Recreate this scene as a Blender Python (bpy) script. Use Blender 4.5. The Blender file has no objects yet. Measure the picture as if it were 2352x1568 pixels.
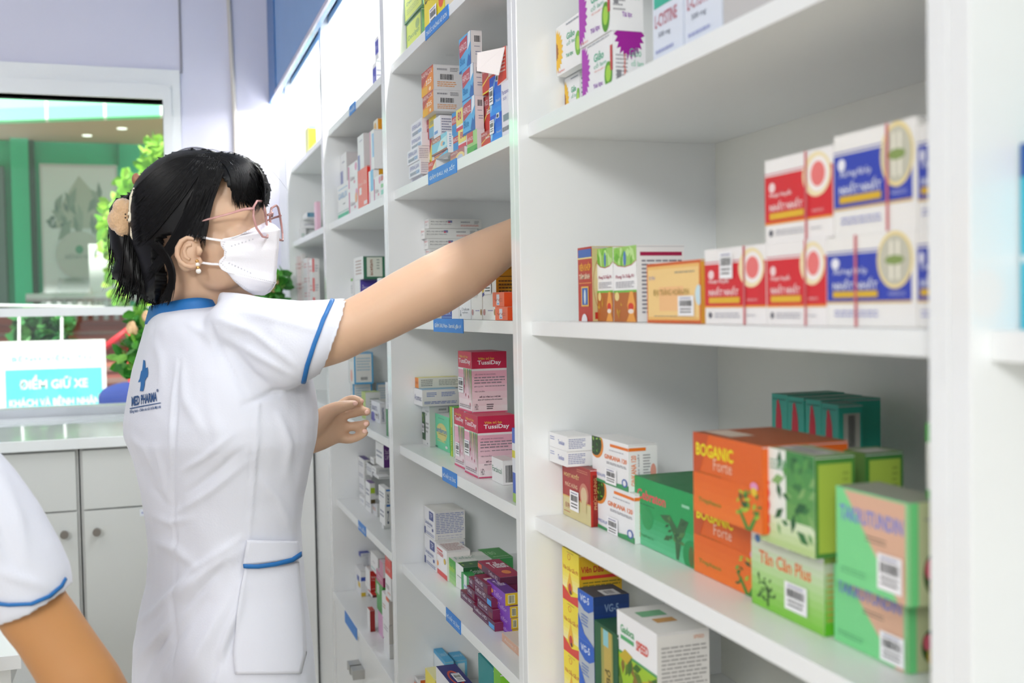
import bpy, bmesh, math, random
import numpy as np
from mathutils import Vector, Matrix, noise
from mathutils.bvhtree import BVHTree
S = bpy.context.scene
COL = S.collection
rnd = random.Random(7)
# ---------------------------------------------------------------- camera
FPX, YAW, PIT, ROLL, CH = 2454.4, .32588, -.0322, -.01855, 1.32
_fw = np.array([math.sin(YAW)*math.cos(PIT), math.cos(YAW)*math.cos(PIT), math.sin(PIT)])
_r = np.array([math.cos(YAW), -math.sin(YAW), 0]); _u = np.cross(_r, _fw)
_R = _r*math.cos(ROLL)+_u*math.sin(ROLL); _U = -_r*math.sin(ROLL)+_u*math.cos(ROLL)
EYE = np.array([0, 0, CH])
cam = bpy.data.cameras.new('camera'); camo = bpy.data.objects.new('camera', cam); COL.objects.link(camo)
cam.sensor_width = 36; cam.lens = 36*FPX/2352; cam.clip_start = .02; cam.clip_end = 200
camo.matrix_world = Matrix(((_R[0], _U[0], -_fw[0], 0), (_R[1], _U[1], -_fw[1], 0), (_R[2], _U[2], -_fw[2], CH), (0, 0, 0, 1)))
cam.dof.use_dof = True; cam.dof.focus_distance = 1.68; cam.dof.aperture_fstop = 5.0
S.camera = camo
# ---------------------------------------------------------------- world, lights, exposure
w = bpy.data.worlds.new('world'); S.world = w; w.use_nodes = True
wn = w.node_tree; bg = wn.nodes['Background']
tc = wn.nodes.new('ShaderNodeTexCoord'); sx = wn.nodes.new('ShaderNodeSeparateXYZ'); cr = wn.nodes.new('ShaderNodeValToRGB')
wn.links.new(tc.outputs['Generated'], sx.inputs[0]); wn.links.new(sx.outputs['Z'], cr.inputs[0]); wn.links.new(cr.outputs[0], bg.inputs[0])
cr.color_ramp.elements[0].color = (.46, .475, .47, 1); cr.color_ramp.elements[1].color = (.98, .985, .975, 1); cr.color_ramp.elements[1].position = .75
bg.inputs[1].default_value = 1.5
vs = S.view_settings
vs.view_transform = 'Standard'; vs.look = 'None'; vs.gamma = 1; vs.exposure = .11; vs.use_curve_mapping = False
def area(name, loc, rot, sx, sy, e, col=(1, 1, 1)):
    l = bpy.data.lights.new(name, 'AREA'); l.shape = 'RECTANGLE'; l.size = sx; l.size_y = sy; l.energy = e; l.color = col
    o = bpy.data.objects.new(name, l); COL.objects.link(o); o.location = loc; o.rotation_euler = rot; return o
def aimed(name, loc, to, sx, sy, e, c=(1, 1, 1)):
    q = (Vector(to)-Vector(loc)).to_track_quat('-Z', 'Y').to_euler(); return area(name, loc, q, sx, sy, e, c)
aimed('ceiling_light', (-1.75, -2.3, 2.8), (.5, 1.3, 1.15), 1.0, 1.0, 98, (.99, .995, .99))
area('ceiling_light', (-1.2, 1.9, 2.88), (0, 0, 0), .6, 1.2, 9, (1, .985, .955))
sun = bpy.data.lights.new('sun', 'SUN'); sun.energy = 5.5; sun.angle = .05; sun.color = (1, .98, .93)
so = bpy.data.objects.new('sun', sun); COL.objects.link(so); so.rotation_euler = (math.radians(40), 0, math.radians(-13))
# ---------------------------------------------------------------- helpers
def ray(x, y): return _fw+_R*(x-1176)/FPX-_U*(y-784)/FPX
def at(x, y, X=None, Y=None, Z=None):
    d = ray(x, y); t = X/d[0] if X is not None else Y/d[1] if Y is not None else (Z-CH)/d[2]
    return EYE+d*t
def lin(c): return c/12.92 if c <= .04045 else ((c+.055)/1.055)**2.4
def hexc(h): return tuple(lin(int(h[i:i+2], 16)/255) for i in (0, 2, 4))
MC = {}
def mat(h, rough=.45, metal=0, name=None, trans=0, alpha=1, spec=.5, bump=0, bscale=40, var=.03, sheen=0, coat=0, emit=0, sss=0):
    k = (h, rough, metal, trans, alpha, bump, bscale, sheen, coat, emit, sss)
    if k in MC: return MC[k]
    m = bpy.data.materials.new(name or 'colour_'+h); m.use_nodes = True; nt = m.node_tree
    p = nt.nodes['Principled BSDF']; c = hexc(h)
    p.inputs['Base Color'].default_value = (*c, 1); p.inputs['Roughness'].default_value = rough; p.inputs['Metallic'].default_value = metal
    p.inputs['Transmission Weight'].default_value = trans; p.inputs['Alpha'].default_value = alpha
    p.inputs['Specular IOR Level'].default_value = spec; p.inputs['Sheen Weight'].default_value = sheen; p.inputs['Coat Weight'].default_value = coat
    if sss: p.inputs['Subsurface Weight'].default_value = sss; p.inputs['Subsurface Radius'].default_value = (.02, .008, .004); p.inputs['Subsurface Scale'].default_value = .5
    if emit: p.inputs['Emission Color'].default_value = (*c, 1); p.inputs['Emission Strength'].default_value = emit
    if not emit:
        tc = nt.nodes.new('ShaderNodeTexCoord'); nz = nt.nodes.new('ShaderNodeTexNoise'); nz.inputs['Scale'].default_value = bscale
        nt.links.new(tc.outputs['Object'], nz.inputs['Vector'])
        mr = nt.nodes.new('ShaderNodeMapRange'); mr.inputs['To Min'].default_value = max(0, rough-.05); mr.inputs['To Max'].default_value = min(1, rough+.05)
        nt.links.new(nz.outputs['Fac'], mr.inputs['Value']); nt.links.new(mr.outputs['Result'], p.inputs['Roughness'])
        if bump:
            b = nt.nodes.new('ShaderNodeBump'); b.inputs['Strength'].default_value = bump; b.inputs['Distance'].default_value = .002
            nt.links.new(nz.outputs['Fac'], b.inputs['Height']); nt.links.new(b.outputs['Normal'], p.inputs['Normal'])
    MC[k] = m; return m
def col(h): return h if not isinstance(h, str) else mat(h)
def tag(o, label=None, cat=None, group=None, kind=None):
    if label: o['label'] = label
    if cat: o['category'] = cat
    if group: o['group'] = group
    if kind: o['kind'] = kind
    return o
def empty(name, loc, rz=0):
    o = bpy.data.objects.new(name, None); COL.objects.link(o); o.location = loc; o.rotation_euler = (0, 0, rz); o.empty_display_size = .05; return o
class MB:
    def __init__(s): s.v = []; s.f = []; s.m = []; s.mats = []
    def mi(s, m):
        m = col(m)
        if m not in s.mats: s.mats.append(m)
        return s.mats.index(m)
    def add(s, vs, fs, m):
        b = len(s.v); i = s.mi(m); s.v += [tuple(v) for v in vs]; s.f += [tuple(b+k for k in f) for f in fs]; s.m += [i]*len(fs)
    def box(s, x0, x1, y0, y1, z0, z1, m):
        s.add([(x0, y0, z0), (x1, y0, z0), (x1, y1, z0), (x0, y1, z0), (x0, y0, z1), (x1, y0, z1), (x1, y1, z1), (x0, y1, z1)],
              [(3, 2, 1, 0), (4, 5, 6, 7), (0, 1, 5, 4), (1, 2, 6, 5), (2, 3, 7, 6), (3, 0, 4, 7)], m)
    def tube(s, pts, rad, m, n=8, cap=True, flat=1):
        pts = [Vector(p) for p in pts]; R = rad if isinstance(rad, (list, tuple)) else [rad]*len(pts)
        vs = []; t0 = None
        for i, p in enumerate(pts):
            t = (pts[min(i+1, len(pts)-1)]-pts[max(i-1, 0)]).normalized()
            if t0 is None: a = t.orthogonal().normalized()
            else: a = (a-t*a.dot(t)); a = a.normalized() if a.length > 1e-6 else t.orthogonal().normalized()
            t0 = t; b = t.cross(a)
            for k in range(n):
                q = 2*math.pi*k/n; vs.append(p+(a*math.cos(q)+b*math.sin(q)*flat)*R[i])
        fs = [(i*n+k, i*n+(k+1) % n, (i+1)*n+(k+1) % n, (i+1)*n+k) for i in range(len(pts)-1) for k in range(n)]
        if cap: fs += [tuple(range(n))[::-1], tuple((len(pts)-1)*n+k for k in range(n))]
        s.add(vs, fs, m)
    def ell(s, c, r, m, M=None, nu=20, nv=12):
        vs = []; c = Vector(c)
        for j in range(nv+1):
            ph = math.pi*j/nv
            for i in range(nu):
                th = 2*math.pi*i/nu; v = Vector((r[0]*math.sin(ph)*math.cos(th), r[1]*math.sin(ph)*math.sin(th), r[2]*math.cos(ph)))
                if M: v = M @ v
                vs.append(c+v)
        fs = [(j*nu+i, (j+1)*nu+i, (j+1)*nu+(i+1) % nu, j*nu+(i+1) % nu) for j in range(nv) for i in range(nu)]
        s.add(vs, fs, m)
    def loft(s, rings, m, cap=True):
        n = len(rings[0]); vs = [p for r in rings for p in r]
        fs = [(i*n+k, i*n+(k+1) % n, (i+1)*n+(k+1) % n, (i+1)*n+k) for i in range(len(rings)-1) for k in range(n)]
        if cap: fs += [tuple(range(n))[::-1], tuple((len(rings)-1)*n+k for k in range(n))]
        s.add(vs, fs, m)
    def build(s, name, parent=None, loc=(0, 0, 0), rz=0, smooth=False, bevel=0):
        me = bpy.data.meshes.new(name); me.from_pydata([tuple(map(float, v)) for v in s.v], [], s.f)
        for m in s.mats: me.materials.append(m)
        me.polygons.foreach_set('material_index', s.m)
        if smooth: me.polygons.foreach_set('use_smooth', [True]*len(s.f))
        me.update(); o = bpy.data.objects.new(name, me); COL.objects.link(o)
        o.location = loc; o.rotation_euler = (0, 0, rz)
        if parent: o.parent = parent
        if bevel:
            b = o.modifiers.new('bevel', 'BEVEL'); b.width = bevel; b.segments = 2; b.limit_method = 'ANGLE'
        return o
# text -> triangles, cached
TC = {}
_cu = bpy.data.curves.new('lettering', 'FONT'); _cu.resolution_u = 2; _to = bpy.data.objects.new('lettering', _cu); COL.objects.link(_to)  # removed at the end
def glyphs(s, bold=0.0):
    k = (s, bold)
    if k not in TC:
        _cu.body = s; _cu.offset = bold; bpy.context.view_layer.update()
        dg = bpy.context.evaluated_depsgraph_get(); me = bpy.data.meshes.new_from_object(_to.evaluated_get(dg))
        v = np.array([p.co[:2] for p in me.vertices]) if len(me.vertices) else np.zeros((0, 2))
        f = [tuple(p.vertices) for p in me.polygons]
        if len(v): v = (v-v.min(0))
        TC[k] = (v, f, v.max(0) if len(v) else np.array([1, 1])); bpy.data.meshes.remove(me)
    return TC[k]
def decal2d(items, seed=0):
    """items -> list of (verts2d [0..1], faces, colour, layer)"""
    out = []; r = random.Random(seed)
    def rect(a, b, c, d, m, L): out.append(([(a, b), (c, b), (c, d), (a, d)], [(0, 1, 2, 3)], m, L))
    for L, it in enumerate(items):
        k = it[0]
        if k == 'r': rect(*it[1:6], L)
        elif k == 'e':
            cu, cv, ru, rv, m = it[1:6]; n = 24
            out.append(([(cu+ru*math.cos(2*math.pi*i/n), cv+rv*math.sin(2*math.pi*i/n)) for i in range(n)], [tuple(range(n))], m, L))
        elif k == 'o':
            cu, cv, ru, rv, m, th = it[1:7]; n = 24; vs = []
            for i in range(n):
                c, q = math.cos(2*math.pi*i/n), math.sin(2*math.pi*i/n); vs += [(cu+ru*c, cv+rv*q), (cu+ru*(1-th)*c, cv+rv*(1-th)*q)]
            out.append((vs, [(2*i, (2*i+2) % (2*n), (2*i+3) % (2*n), 2*i+1) for i in range(n)], m, L))
        elif k == 'p': out.append((list(it[1]), [tuple(range(len(it[1])))], it[2], L))
        elif k == 's':   # spiky flower / burst
            cu, cv, ru, rv, m, n = it[1:7]
            vs = [(cu, cv)]+[(min(1, max(0, cu+ru*(1 if i % 2 else .78)*math.cos(math.pi*i/n))), min(1, max(0, cv+rv*(1 if i % 2 else .78)*math.sin(math.pi*i/n)))) for i in range(2*n)]
            out.append((vs, [(0, 1+i, 1+(i+1) % (2*n)) for i in range(2*n)], m, L))
        elif k in 'tTv':  # text at left-bottom u,v, height h, width wdt (v = reads upward)
            u, v, h, s, m, wd = it[1:7]; g, f, mx = glyphs(s, .022 if k == 'T' else (.02 if k == 'v' else 0.0))
            if k == 'v': vs = [(u+(1-q[1]/mx[1])*h, v+q[0]/mx[0]*wd) for q in g]
            else: vs = [(u+q[0]/mx[0]*wd, v+q[1]/mx[1]*h) for q in g]
            out.append((vs, f, m, L))
        elif k == 'l':   # n rows of small print
            a, b, c, d, n, m = it[1:7]; hh = (d-b)/n
            for i in range(n):
                u = a; y = d-(i+.7)*hh; end = c-(c-a)*(r.random()*.3 if i % 3 == 2 else 0)
                while u < end-.01:
                    wd = min((c-a)*r.uniform(.08, .2), end-u); rect(u, y, u+wd, y+hh*.42, m, L); u += wd+(c-a)*.025
        elif k == 'b':   # barcode
            a, b, c, d, m = it[1:6]; u = a
            while u < c:
                wd = (c-a)*r.choice((.012, .02, .035)); rect(u, b, min(u+wd, c), d, m, L); u += wd+(c-a)*r.choice((.012, .02, .03))
        elif k == 'f':   # leafy sprig
            a, b, c, d, n, ms = it[1:7]
            for i in range(n):
                cu, cv = r.uniform(a, c), r.uniform(b, d); an = r.uniform(0, 3.1); q = (c-a)*r.uniform(.1, .2); q2 = q*.45
                out.append(([(cu+q*math.cos(an), cv+q*math.sin(an)), (cu-q2*math.sin(an), cv+q2*math.cos(an)), (cu-q*math.cos(an), cv-q*math.sin(an)), (cu+q2*math.sin(an), cv-q2*math.cos(an))], [(0, 1, 2, 3)], ms[i % len(ms)], L+i*.01))
        elif k == 'g':   # printed colour blend in bands
            a, b, c, d, h0, h1, n = it[1:8]
            c0 = [int(h0[i:i+2], 16) for i in (0, 2, 4)]; c1 = [int(h1[i:i+2], 16) for i in (0, 2, 4)]
            for i in range(n):
                q = (i+.5)/n; hx = ''.join('%02x' % int(c0[j]+(c1[j]-c0[j])*q) for j in range(3)); rect(a, b+(d-b)*i/n, c, b+(d-b)*(i+1)/n, hx, L)
    return out
def put(mb, items, O, A, Bv, N, seed=0, base=.00025, step=.00006):
    """lay printed items on the plane O + u*A + v*B, raised along N"""
    O, A, Bv, N = map(Vector, (O, A, Bv, N)); cc = A.cross(Bv).dot(N) < 0
    for vs, fs, m, L in decal2d(items, seed):
        e = N*(base+step*L); vs = [(min(1, max(0, p[0])), min(1, max(0, p[1]))) for p in vs]
        mb.add([O+A*p[0]+Bv*p[1]+e for p in vs], [f[::-1] for f in fs] if cc else fs, m)
# ---------------------------------------------------------------- room dimensions (metres)
D0, E0, Y4, U, DD, TH = .455, .0138, 1.3068, .80, .036, .018
XS, XB = D0+E0, .745
SH = dict(T=1.807, A=1.5565, B=1.3008, C=1.0464, D=.805, E=.551)
YW = 3.95
WHITE = mat('f4f7f7', .3, name='white_laminate', bscale=6)
WHITE2 = mat('f3f6f7', .16, name='glossy_edge_band', bscale=9, coat=.5)
WALL = mat('dcdcee', .6, name='wall_panel', bump=.1, bscale=12)
BACK = mat('f0f2ea', .5, name='backing_board', bscale=8)
METAL = mat('b9bab8', .35, .8, name='brushed_metal')
ALU = mat('eceff1', .35, name='painted_aluminium')
GREY = mat('8b8680', .4, .6, name='dark_nickel')
# ---------------------------------------------------------------- structure
m = MB(); m.box(-6, .95, -3, YW+.15, -.05, 0, mat('cfc5b2', .3, name='floor_tile')); tag(m.build('floor'), kind='structure')
g0 = at(0, 228, Y=YW); WX0, WX1, WZ0, WZ1 = -1.75, .062, 1.004, 2.062
m = MB()
FX = .06
m.box(-3, WX0-FX, YW, YW+.12, 0, 2.9, WALL); m.box(WX1+FX, .95, YW, YW+.12, 0, 2.9, WALL)
m.box(WX0-FX, WX1+FX, YW, YW+.12, WZ1+.1, 2.9, WALL); m.box(WX0-FX, WX1+FX, YW, YW+.12, 0, WZ0-.02, WALL)
tag(m.build('wall_back'), kind='structure')
m = MB(); m.box(.75, .95, -.6, YW, 0, 2.9, mat('e8e8ea', .6, name='plain_wall')); tag(m.build('wall_right'), kind='structure')
m = MB()
m.box(.124, .131, YW-.006, YW, WZ1+.1, 2.9, mat('8d8c96', .6)); m.build('trim_1')
tag(bpy.data.objects['trim_1'], kind='structure')
m = MB(); m.tube([(.29, YW-.009, 0.99), (.306, YW-.009, 1.97), (.284, YW-.009, 2.9)], .008, mat('d9d3cb', .5)); tag(m.build('trim_2', smooth=True), kind='structure')
m = MB(); m.box(-3, .95, -4.6, YW+.12, 2.9, 2.98, mat('f0f0f0', .7, name='ceiling_paint')); tag(m.build('ceiling'), kind='structure')
m = MB(); m.box(-3.1, -2.95, -1.2, YW, 0, 2.9, WALL); tag(m.build('wall_left'), kind='structure')
# window: frame, sashes, mid rail, panes
win = empty('window_1', (0, YW, 0)); tag(win, kind='structure')
m = MB()
a, b, c, d = WX0, WX1, WZ0, WZ1
for k, (y0, y1, gr) in enumerate(((-.03, .09, .105), (-.018, .07, .05))):
    y0 = -.022-.012*k; g1 = gr
    m.box(a-g1, b+g1*.56, y0, .08, d, d+g1, ALU); m.box(b, b+g1*.56, y0, .08, c, d, ALU); m.box(a-g1, a, y0, .08, c, d, ALU)
m.box(a-.05, b+.03, -.028, .08, c-.035, c+.002, mat('c3c8d0', .35, .2, name='sill_aluminium'))
m.box(a, b, -.012, .05, 1.318, 1.347, ALU)
m.box(a, a+.03, -.01, .05, c, d, ALU)
m.build('window_frame', win)
GL = bpy.data.materials.new('window_glass'); GL.use_nodes = True; nt = GL.node_tree; nt.nodes.clear()
ou = nt.nodes.new('ShaderNodeOutputMaterial'); mx = nt.nodes.new('ShaderNodeMixShader'); tr = nt.nodes.new('ShaderNodeBsdfTransparent'); gs = nt.nodes.new('ShaderNodeBsdfGlossy')
tr.inputs[0].default_value = (.98, 1, .99, 1); gs.inputs['Roughness'].default_value = .03; mx.inputs[0].default_value = .06
nt.links.new(tr.outputs[0], mx.inputs[1]); nt.links.new(gs.outputs[0], mx.inputs[2]); nt.links.new(mx.outputs[0], ou.inputs[0])
for z0, z1 in ((c+.002, 1.318), (1.347, d)):
    m = MB(); m.box(a+.03, b, .012, .018, z0, z1, GL); m.build('pane', win)
# blue fascia above the shelving
m = MB(); BL = mat('6096d2', .25, name='blue_gloss_panel', bscale=4); DB = mat('1767ab', .3, name='deep_blue_strip')
m.box(.43, .445, -.6, YW-.001, 2.066, 2.9, BL)
fo = m.build('fascia_panel'); tag(fo, 'blue glossy fascia panel above the white shelving with lit underside', 'panel')
m = MB(); m.box(.427, .4298, YW-.21, YW-.002, 2.068, 2.9, DB); m.build('edge_strip', fo)
m = MB(); m.box(.424, .4298, -.6, YW-.212, 2.06, 2.072, mat('c9c6dc', .3)); m.build('lower_trim', fo)
m = MB(); m.box(.436, .444, YW-.2, YW-.01, 2.05, 2.058, mat('ffffff', emit=9, name='led_tube'))
lo = m.build('led_strip'); tag(lo, 'bright white LED end under the blue fascia at the far wall', 'light')
l = bpy.data.lights.new('led_glow', 'AREA'); l.shape = 'RECTANGLE'; l.size = .02; l.size_y = .18; l.energy = 1.6; l.color = (1, .99, .98)
o = bpy.data.objects.new('led_glow', l); COL.objects.link(o); o.location = (.44, YW-.105, 2.045); o.parent = lo
# ---------------------------------------------------------------- shelving units
def door_pair(unit, ya, yb, z0, z1, X, handles=True):
    ym = (ya+yb)/2
    for k, (p, q) in enumerate(((ya+.002, ym-.0015), (ym+.0015, yb-.002))):
        m = MB(); m.box(X-.0, X+.016, p, q, z0, z1, WHITE); d = m.build('door', unit, bevel=.0008)
        if not handles: continue
        yy = ym-.045 if k == 0 else ym+.03
        m = MB(); yv = ym-.022 if k == 0 else ym+.022
        m.loft([[(X-.028, yv-.018+.036*t, z1-.072+zz) for t, zz in ((0, .012), (0, -.010), (.25, -.006), (.5, -.002), (.75, -.006), (1, -.010), (1, .012))],
                [(X, yv-.018+.036*t, z1-.072+zz) for t, zz in ((0, .012), (0, -.010), (.25, -.006), (.5, -.002), (.75, -.006), (1, -.010), (1, .012))]], METAL)
        tag(m.build('handle', d), 'brushed metal handle')
TAGC = {}
def unit(k, lab, tags=(), shelves='TABCD'):
    yR = Y4+U*k; yL = yR+DD-U    # yR is right side plane of its far divider (camera-facing); opening runs yL..yR
    u = empty('shelving_unit', (D0, (yL+yR)/2, 0)); tag(u, lab, 'shelving unit', 'white shelving units along the wall')
    off = (-D0, -(yL+yR)/2, 0)
    def B_(name, *a, mt=WHITE, par=u, bev=.0007):
        m = MB(); m.box(*a, mt); o = m.build(name, par, bevel=bev); o.location = off if par is u else (0, 0, 0); return o
    B_('side_panel', D0, XB, yR, yR+.018-.0003, .0, 2.114, mt=WHITE2); B_('side_panel', D0, XB, yL-.018+.0003, yL, .0, 2.114, mt=WHITE2)
    B_('back_panel', XB-.004, XB, yL, yR, .08, 2.1, mt=BACK, bev=0)
    B_('top_panel', D0+.02, XB-.004, yL, yR, 2.09, 2.108)
    B_('base_plinth', D0+.03, XB-.004, yL, yR, 0, .08)
    for s in shelves:
        z = SH[s]; so_ = B_('shelf', XS, XB-.004, yL, yR, z-TH, z)
        for (ss, y0, y1, txt) in tags:
            if ss == s:
                m = MB(); m.box(XS-.0012, XS-.0002, y0, y1, z-TH-.003, z+.002, '2f86dd')
                put(m, [('T', .05, .2, .62, txt, 'dff0ff', .9)], (XS-.0012, y1, z-TH-.001), (0, y0-y1, 0), (0, 0, TH), (-1, 0, 0), base=.0003)
                tag(m.build('shelf_label', so_), 'blue shelf label with white lettering')
    B_('led_strip', .505, .525, yL+.02, yR-.02, 2.078, 2.0895, mt=mat('ffffff', emit=9, name='led_tube'), bev=0)
    l = bpy.data.lights.new('led_glow', 'AREA'); l.shape = 'RECTANGLE'; l.size = .02; l.size_y = U-.1; l.energy = 4.2; l.color = (1, .995, .985)
    o = bpy.data.objects.new('led_glow', l); COL.objects.link(o); o.location = (.515-D0, 0, 2.074); o.parent = u
    if k < 3: so_ = B_('shelf', D0-.002, XB-.004, yL, yR, SH['E']-TH, SH['E'])
    for (ss, y0, y1, txt) in tags:
        if ss == 'E':
            m = MB(); m.box(D0-.0035, D0-.0023, y0, y1, SH['E']-TH-.012, SH['E']-.001, '2f86dd')
            tag(m.build('shelf_label', so_), 'blue shelf label peeling at one end')
    n0 = len(COL.objects)
    if k < 3: door_pair(u, yL, yR, .085, SH['E']-TH-.003, D0+.002)
    else: door_pair(u, yL, yR, .085, SH['C']-TH-.003, D0+.002, False)
    for ch in u.children:
        if ch.name.startswith('door'): ch.location = off
    return u
def ty(x, y, z):   # Y on the shelf front seen at a pixel
    return float(at(x, y, X=XS)[1])
unit(3, 'white open shelving unit in the far corner next to the wall', shelves='TABC')
unit(2, 'white shelving unit behind the raised arm, two metal door handles at its foot',
     (('T', ty(817, 240, 0), ty(803, 255, 0), 'THUỐC'), ('D', ty(841, 1222, 0), ty(824, 1210, 0), 'DA LIỄU'), ('E', ty(836, 1480, 0), ty(808, 1445, 0), ' ')))
unit(1, 'white open shelving unit the nurse reaches into, with cough and pain tablets',
     (('T', ty(1031, 15, 0), ty(978, 75, 0), 'THUỐC KHÔNG KÊ ĐƠN'), ('A', ty(1050, 380, 0), ty(985, 415, 0), 'GIẢM ĐAU, HẠ SỐT'),
      ('B', ty(1065, 750, 0), ty(997, 745, 0), 'GIẢM ĐAU Non - Steroid, giãn cơ'), ('C', ty(1050, 1095, 0), ty(1017, 1080, 0), 'HÔ HẤP, DỊ ỨNG'), ('D', ty(1059, 1440, 0), ty(1026, 1415, 0), 'HÔ HẤP, DỊ ỨNG')))
unit(0, 'white open shelving unit closest to the camera filling the right half')
unit(-1, 'white open shelving unit at the right edge holding a turquoise carton')
m = MB(); m.box(D0, XB, Y4+3*U+.0185, YW-.0005, 0, 2.114, WHITE); tag(m.build('filler_panel'), 'tall white filler panel between last shelving unit and wall', 'panel')
CABW = mat('d9ddda', .35, name='cabinet_laminate')
# ---------------------------------------------------------------- counter with cabinets under the window
CZ, CY = .978, 3.19
m = MB(); m.box(-2.0, D0-.004, CY, YW-.035, CZ-.03, CZ, mat('eef4f5', .12, name='glossy_counter', coat=.6, bscale=5)); tag(m.build('countertop', bevel=.002), 'long glossy white countertop under the window', 'countertop')
def cabinet(x0, x1, lab, knob_side, sticker=False):
    c = empty('base_cabinet', ((x0+x1)/2, CY+.03, 0)); tag(c, lab, 'cabinet', 'base cabinets under the window counter')
    ox = -(x0+x1)/2; oy = -(CY+.03)
    m = MB(); m.box(x0, x1, CY+.032, YW-.05, 0, CZ-.031, mat('c9cbc9', .5)); m.build('body', c).location = (ox, oy, 0)
    m = MB(); m.box(x0+.007, x1-.007, CY+.02, CY+.0315, .775, CZ-.038, CABW); m.build('drawer', c, bevel=.0008).location = (ox, oy, 0)
    m = MB(); m.box(x0+.007, x1-.007, CY+.02, CY+.0315, .06, .770, CABW); d = m.build('door', c, bevel=.0008); d.location = (ox, oy, 0)
    kx = x1-.04 if knob_side > 0 else x0+.04
    m = MB(); kz = .712
    m.tube([(kx, CY+.02, kz), (kx, CY+.006, kz)], .005, GREY); m.tube([(kx, CY+.008, kz), (kx, CY-.006, kz)], .011, GREY, n=20)
    tag(m.build('knob', d, smooth=False), 'round dark nickel knob')
    if sticker:
        m = MB(); m.box(x0+.155, x0+.2, CY+.018, CY+.0195, .745, .765, 'e8eef8'); put(m, [('t', .1, .3, .4, 'ĐỒ DÙNG', '3a55c0', .8)], (x0+.155, CY+.018, .745), (.045, 0, 0), (0, 0, .02), (0, -1, 0)); m.build('door_sticker', d)
    return c
xs = float(at(186, 1250, Y=CY)[0])
cabinet(xs-1.22, xs-.815, 'white base cabinet at the left end of the counter', 1)
cabinet(xs-.81, xs-.405, 'white base cabinet under the counter, second from the left', -1)
cabinet(xs-.40, xs-.002, 'white base cabinet left of the dark seam, knob at its right', 1)
cabinet(xs+.002, xs+.40, 'white base cabinet behind the nurse, small sticker and knob at its left', -1, True)
m = MB(); m.box(xs+.405, D0-.005, CY+.02, YW-.05, 0, CZ-.031, WHITE); tag(m.build('end_panel'), 'plain white panel closing the counter against the shelving', 'panel')
# low desk at the left edge
m = MB(); dk = at(20, 1475, Y=2.2)
tag_ = empty('low_desk', (-.75, 2.2, 0)); tag(tag_, 'low white desk corner behind the second person', 'desk')
def DB_(n, *a, mt=WHITE): m = MB(); m.box(*a, mt); o = m.build(n, tag_, bevel=.001); o.location = (.75, -2.2, 0)
zt = float(at(0, 1508, Y=2.0)[2]); xd = float(at(48, 1500, Y=2.0)[0])
DB_('desk_top', -1.5, xd, 2.0, 2.5, zt-.025, zt); DB_('side_panel', xd-.05, xd-.02, 2.03, 2.48, 0, zt-.026); DB_('front_panel', -1.5, xd-.052, 2.05, 2.07, .05, zt-.026)
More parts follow.
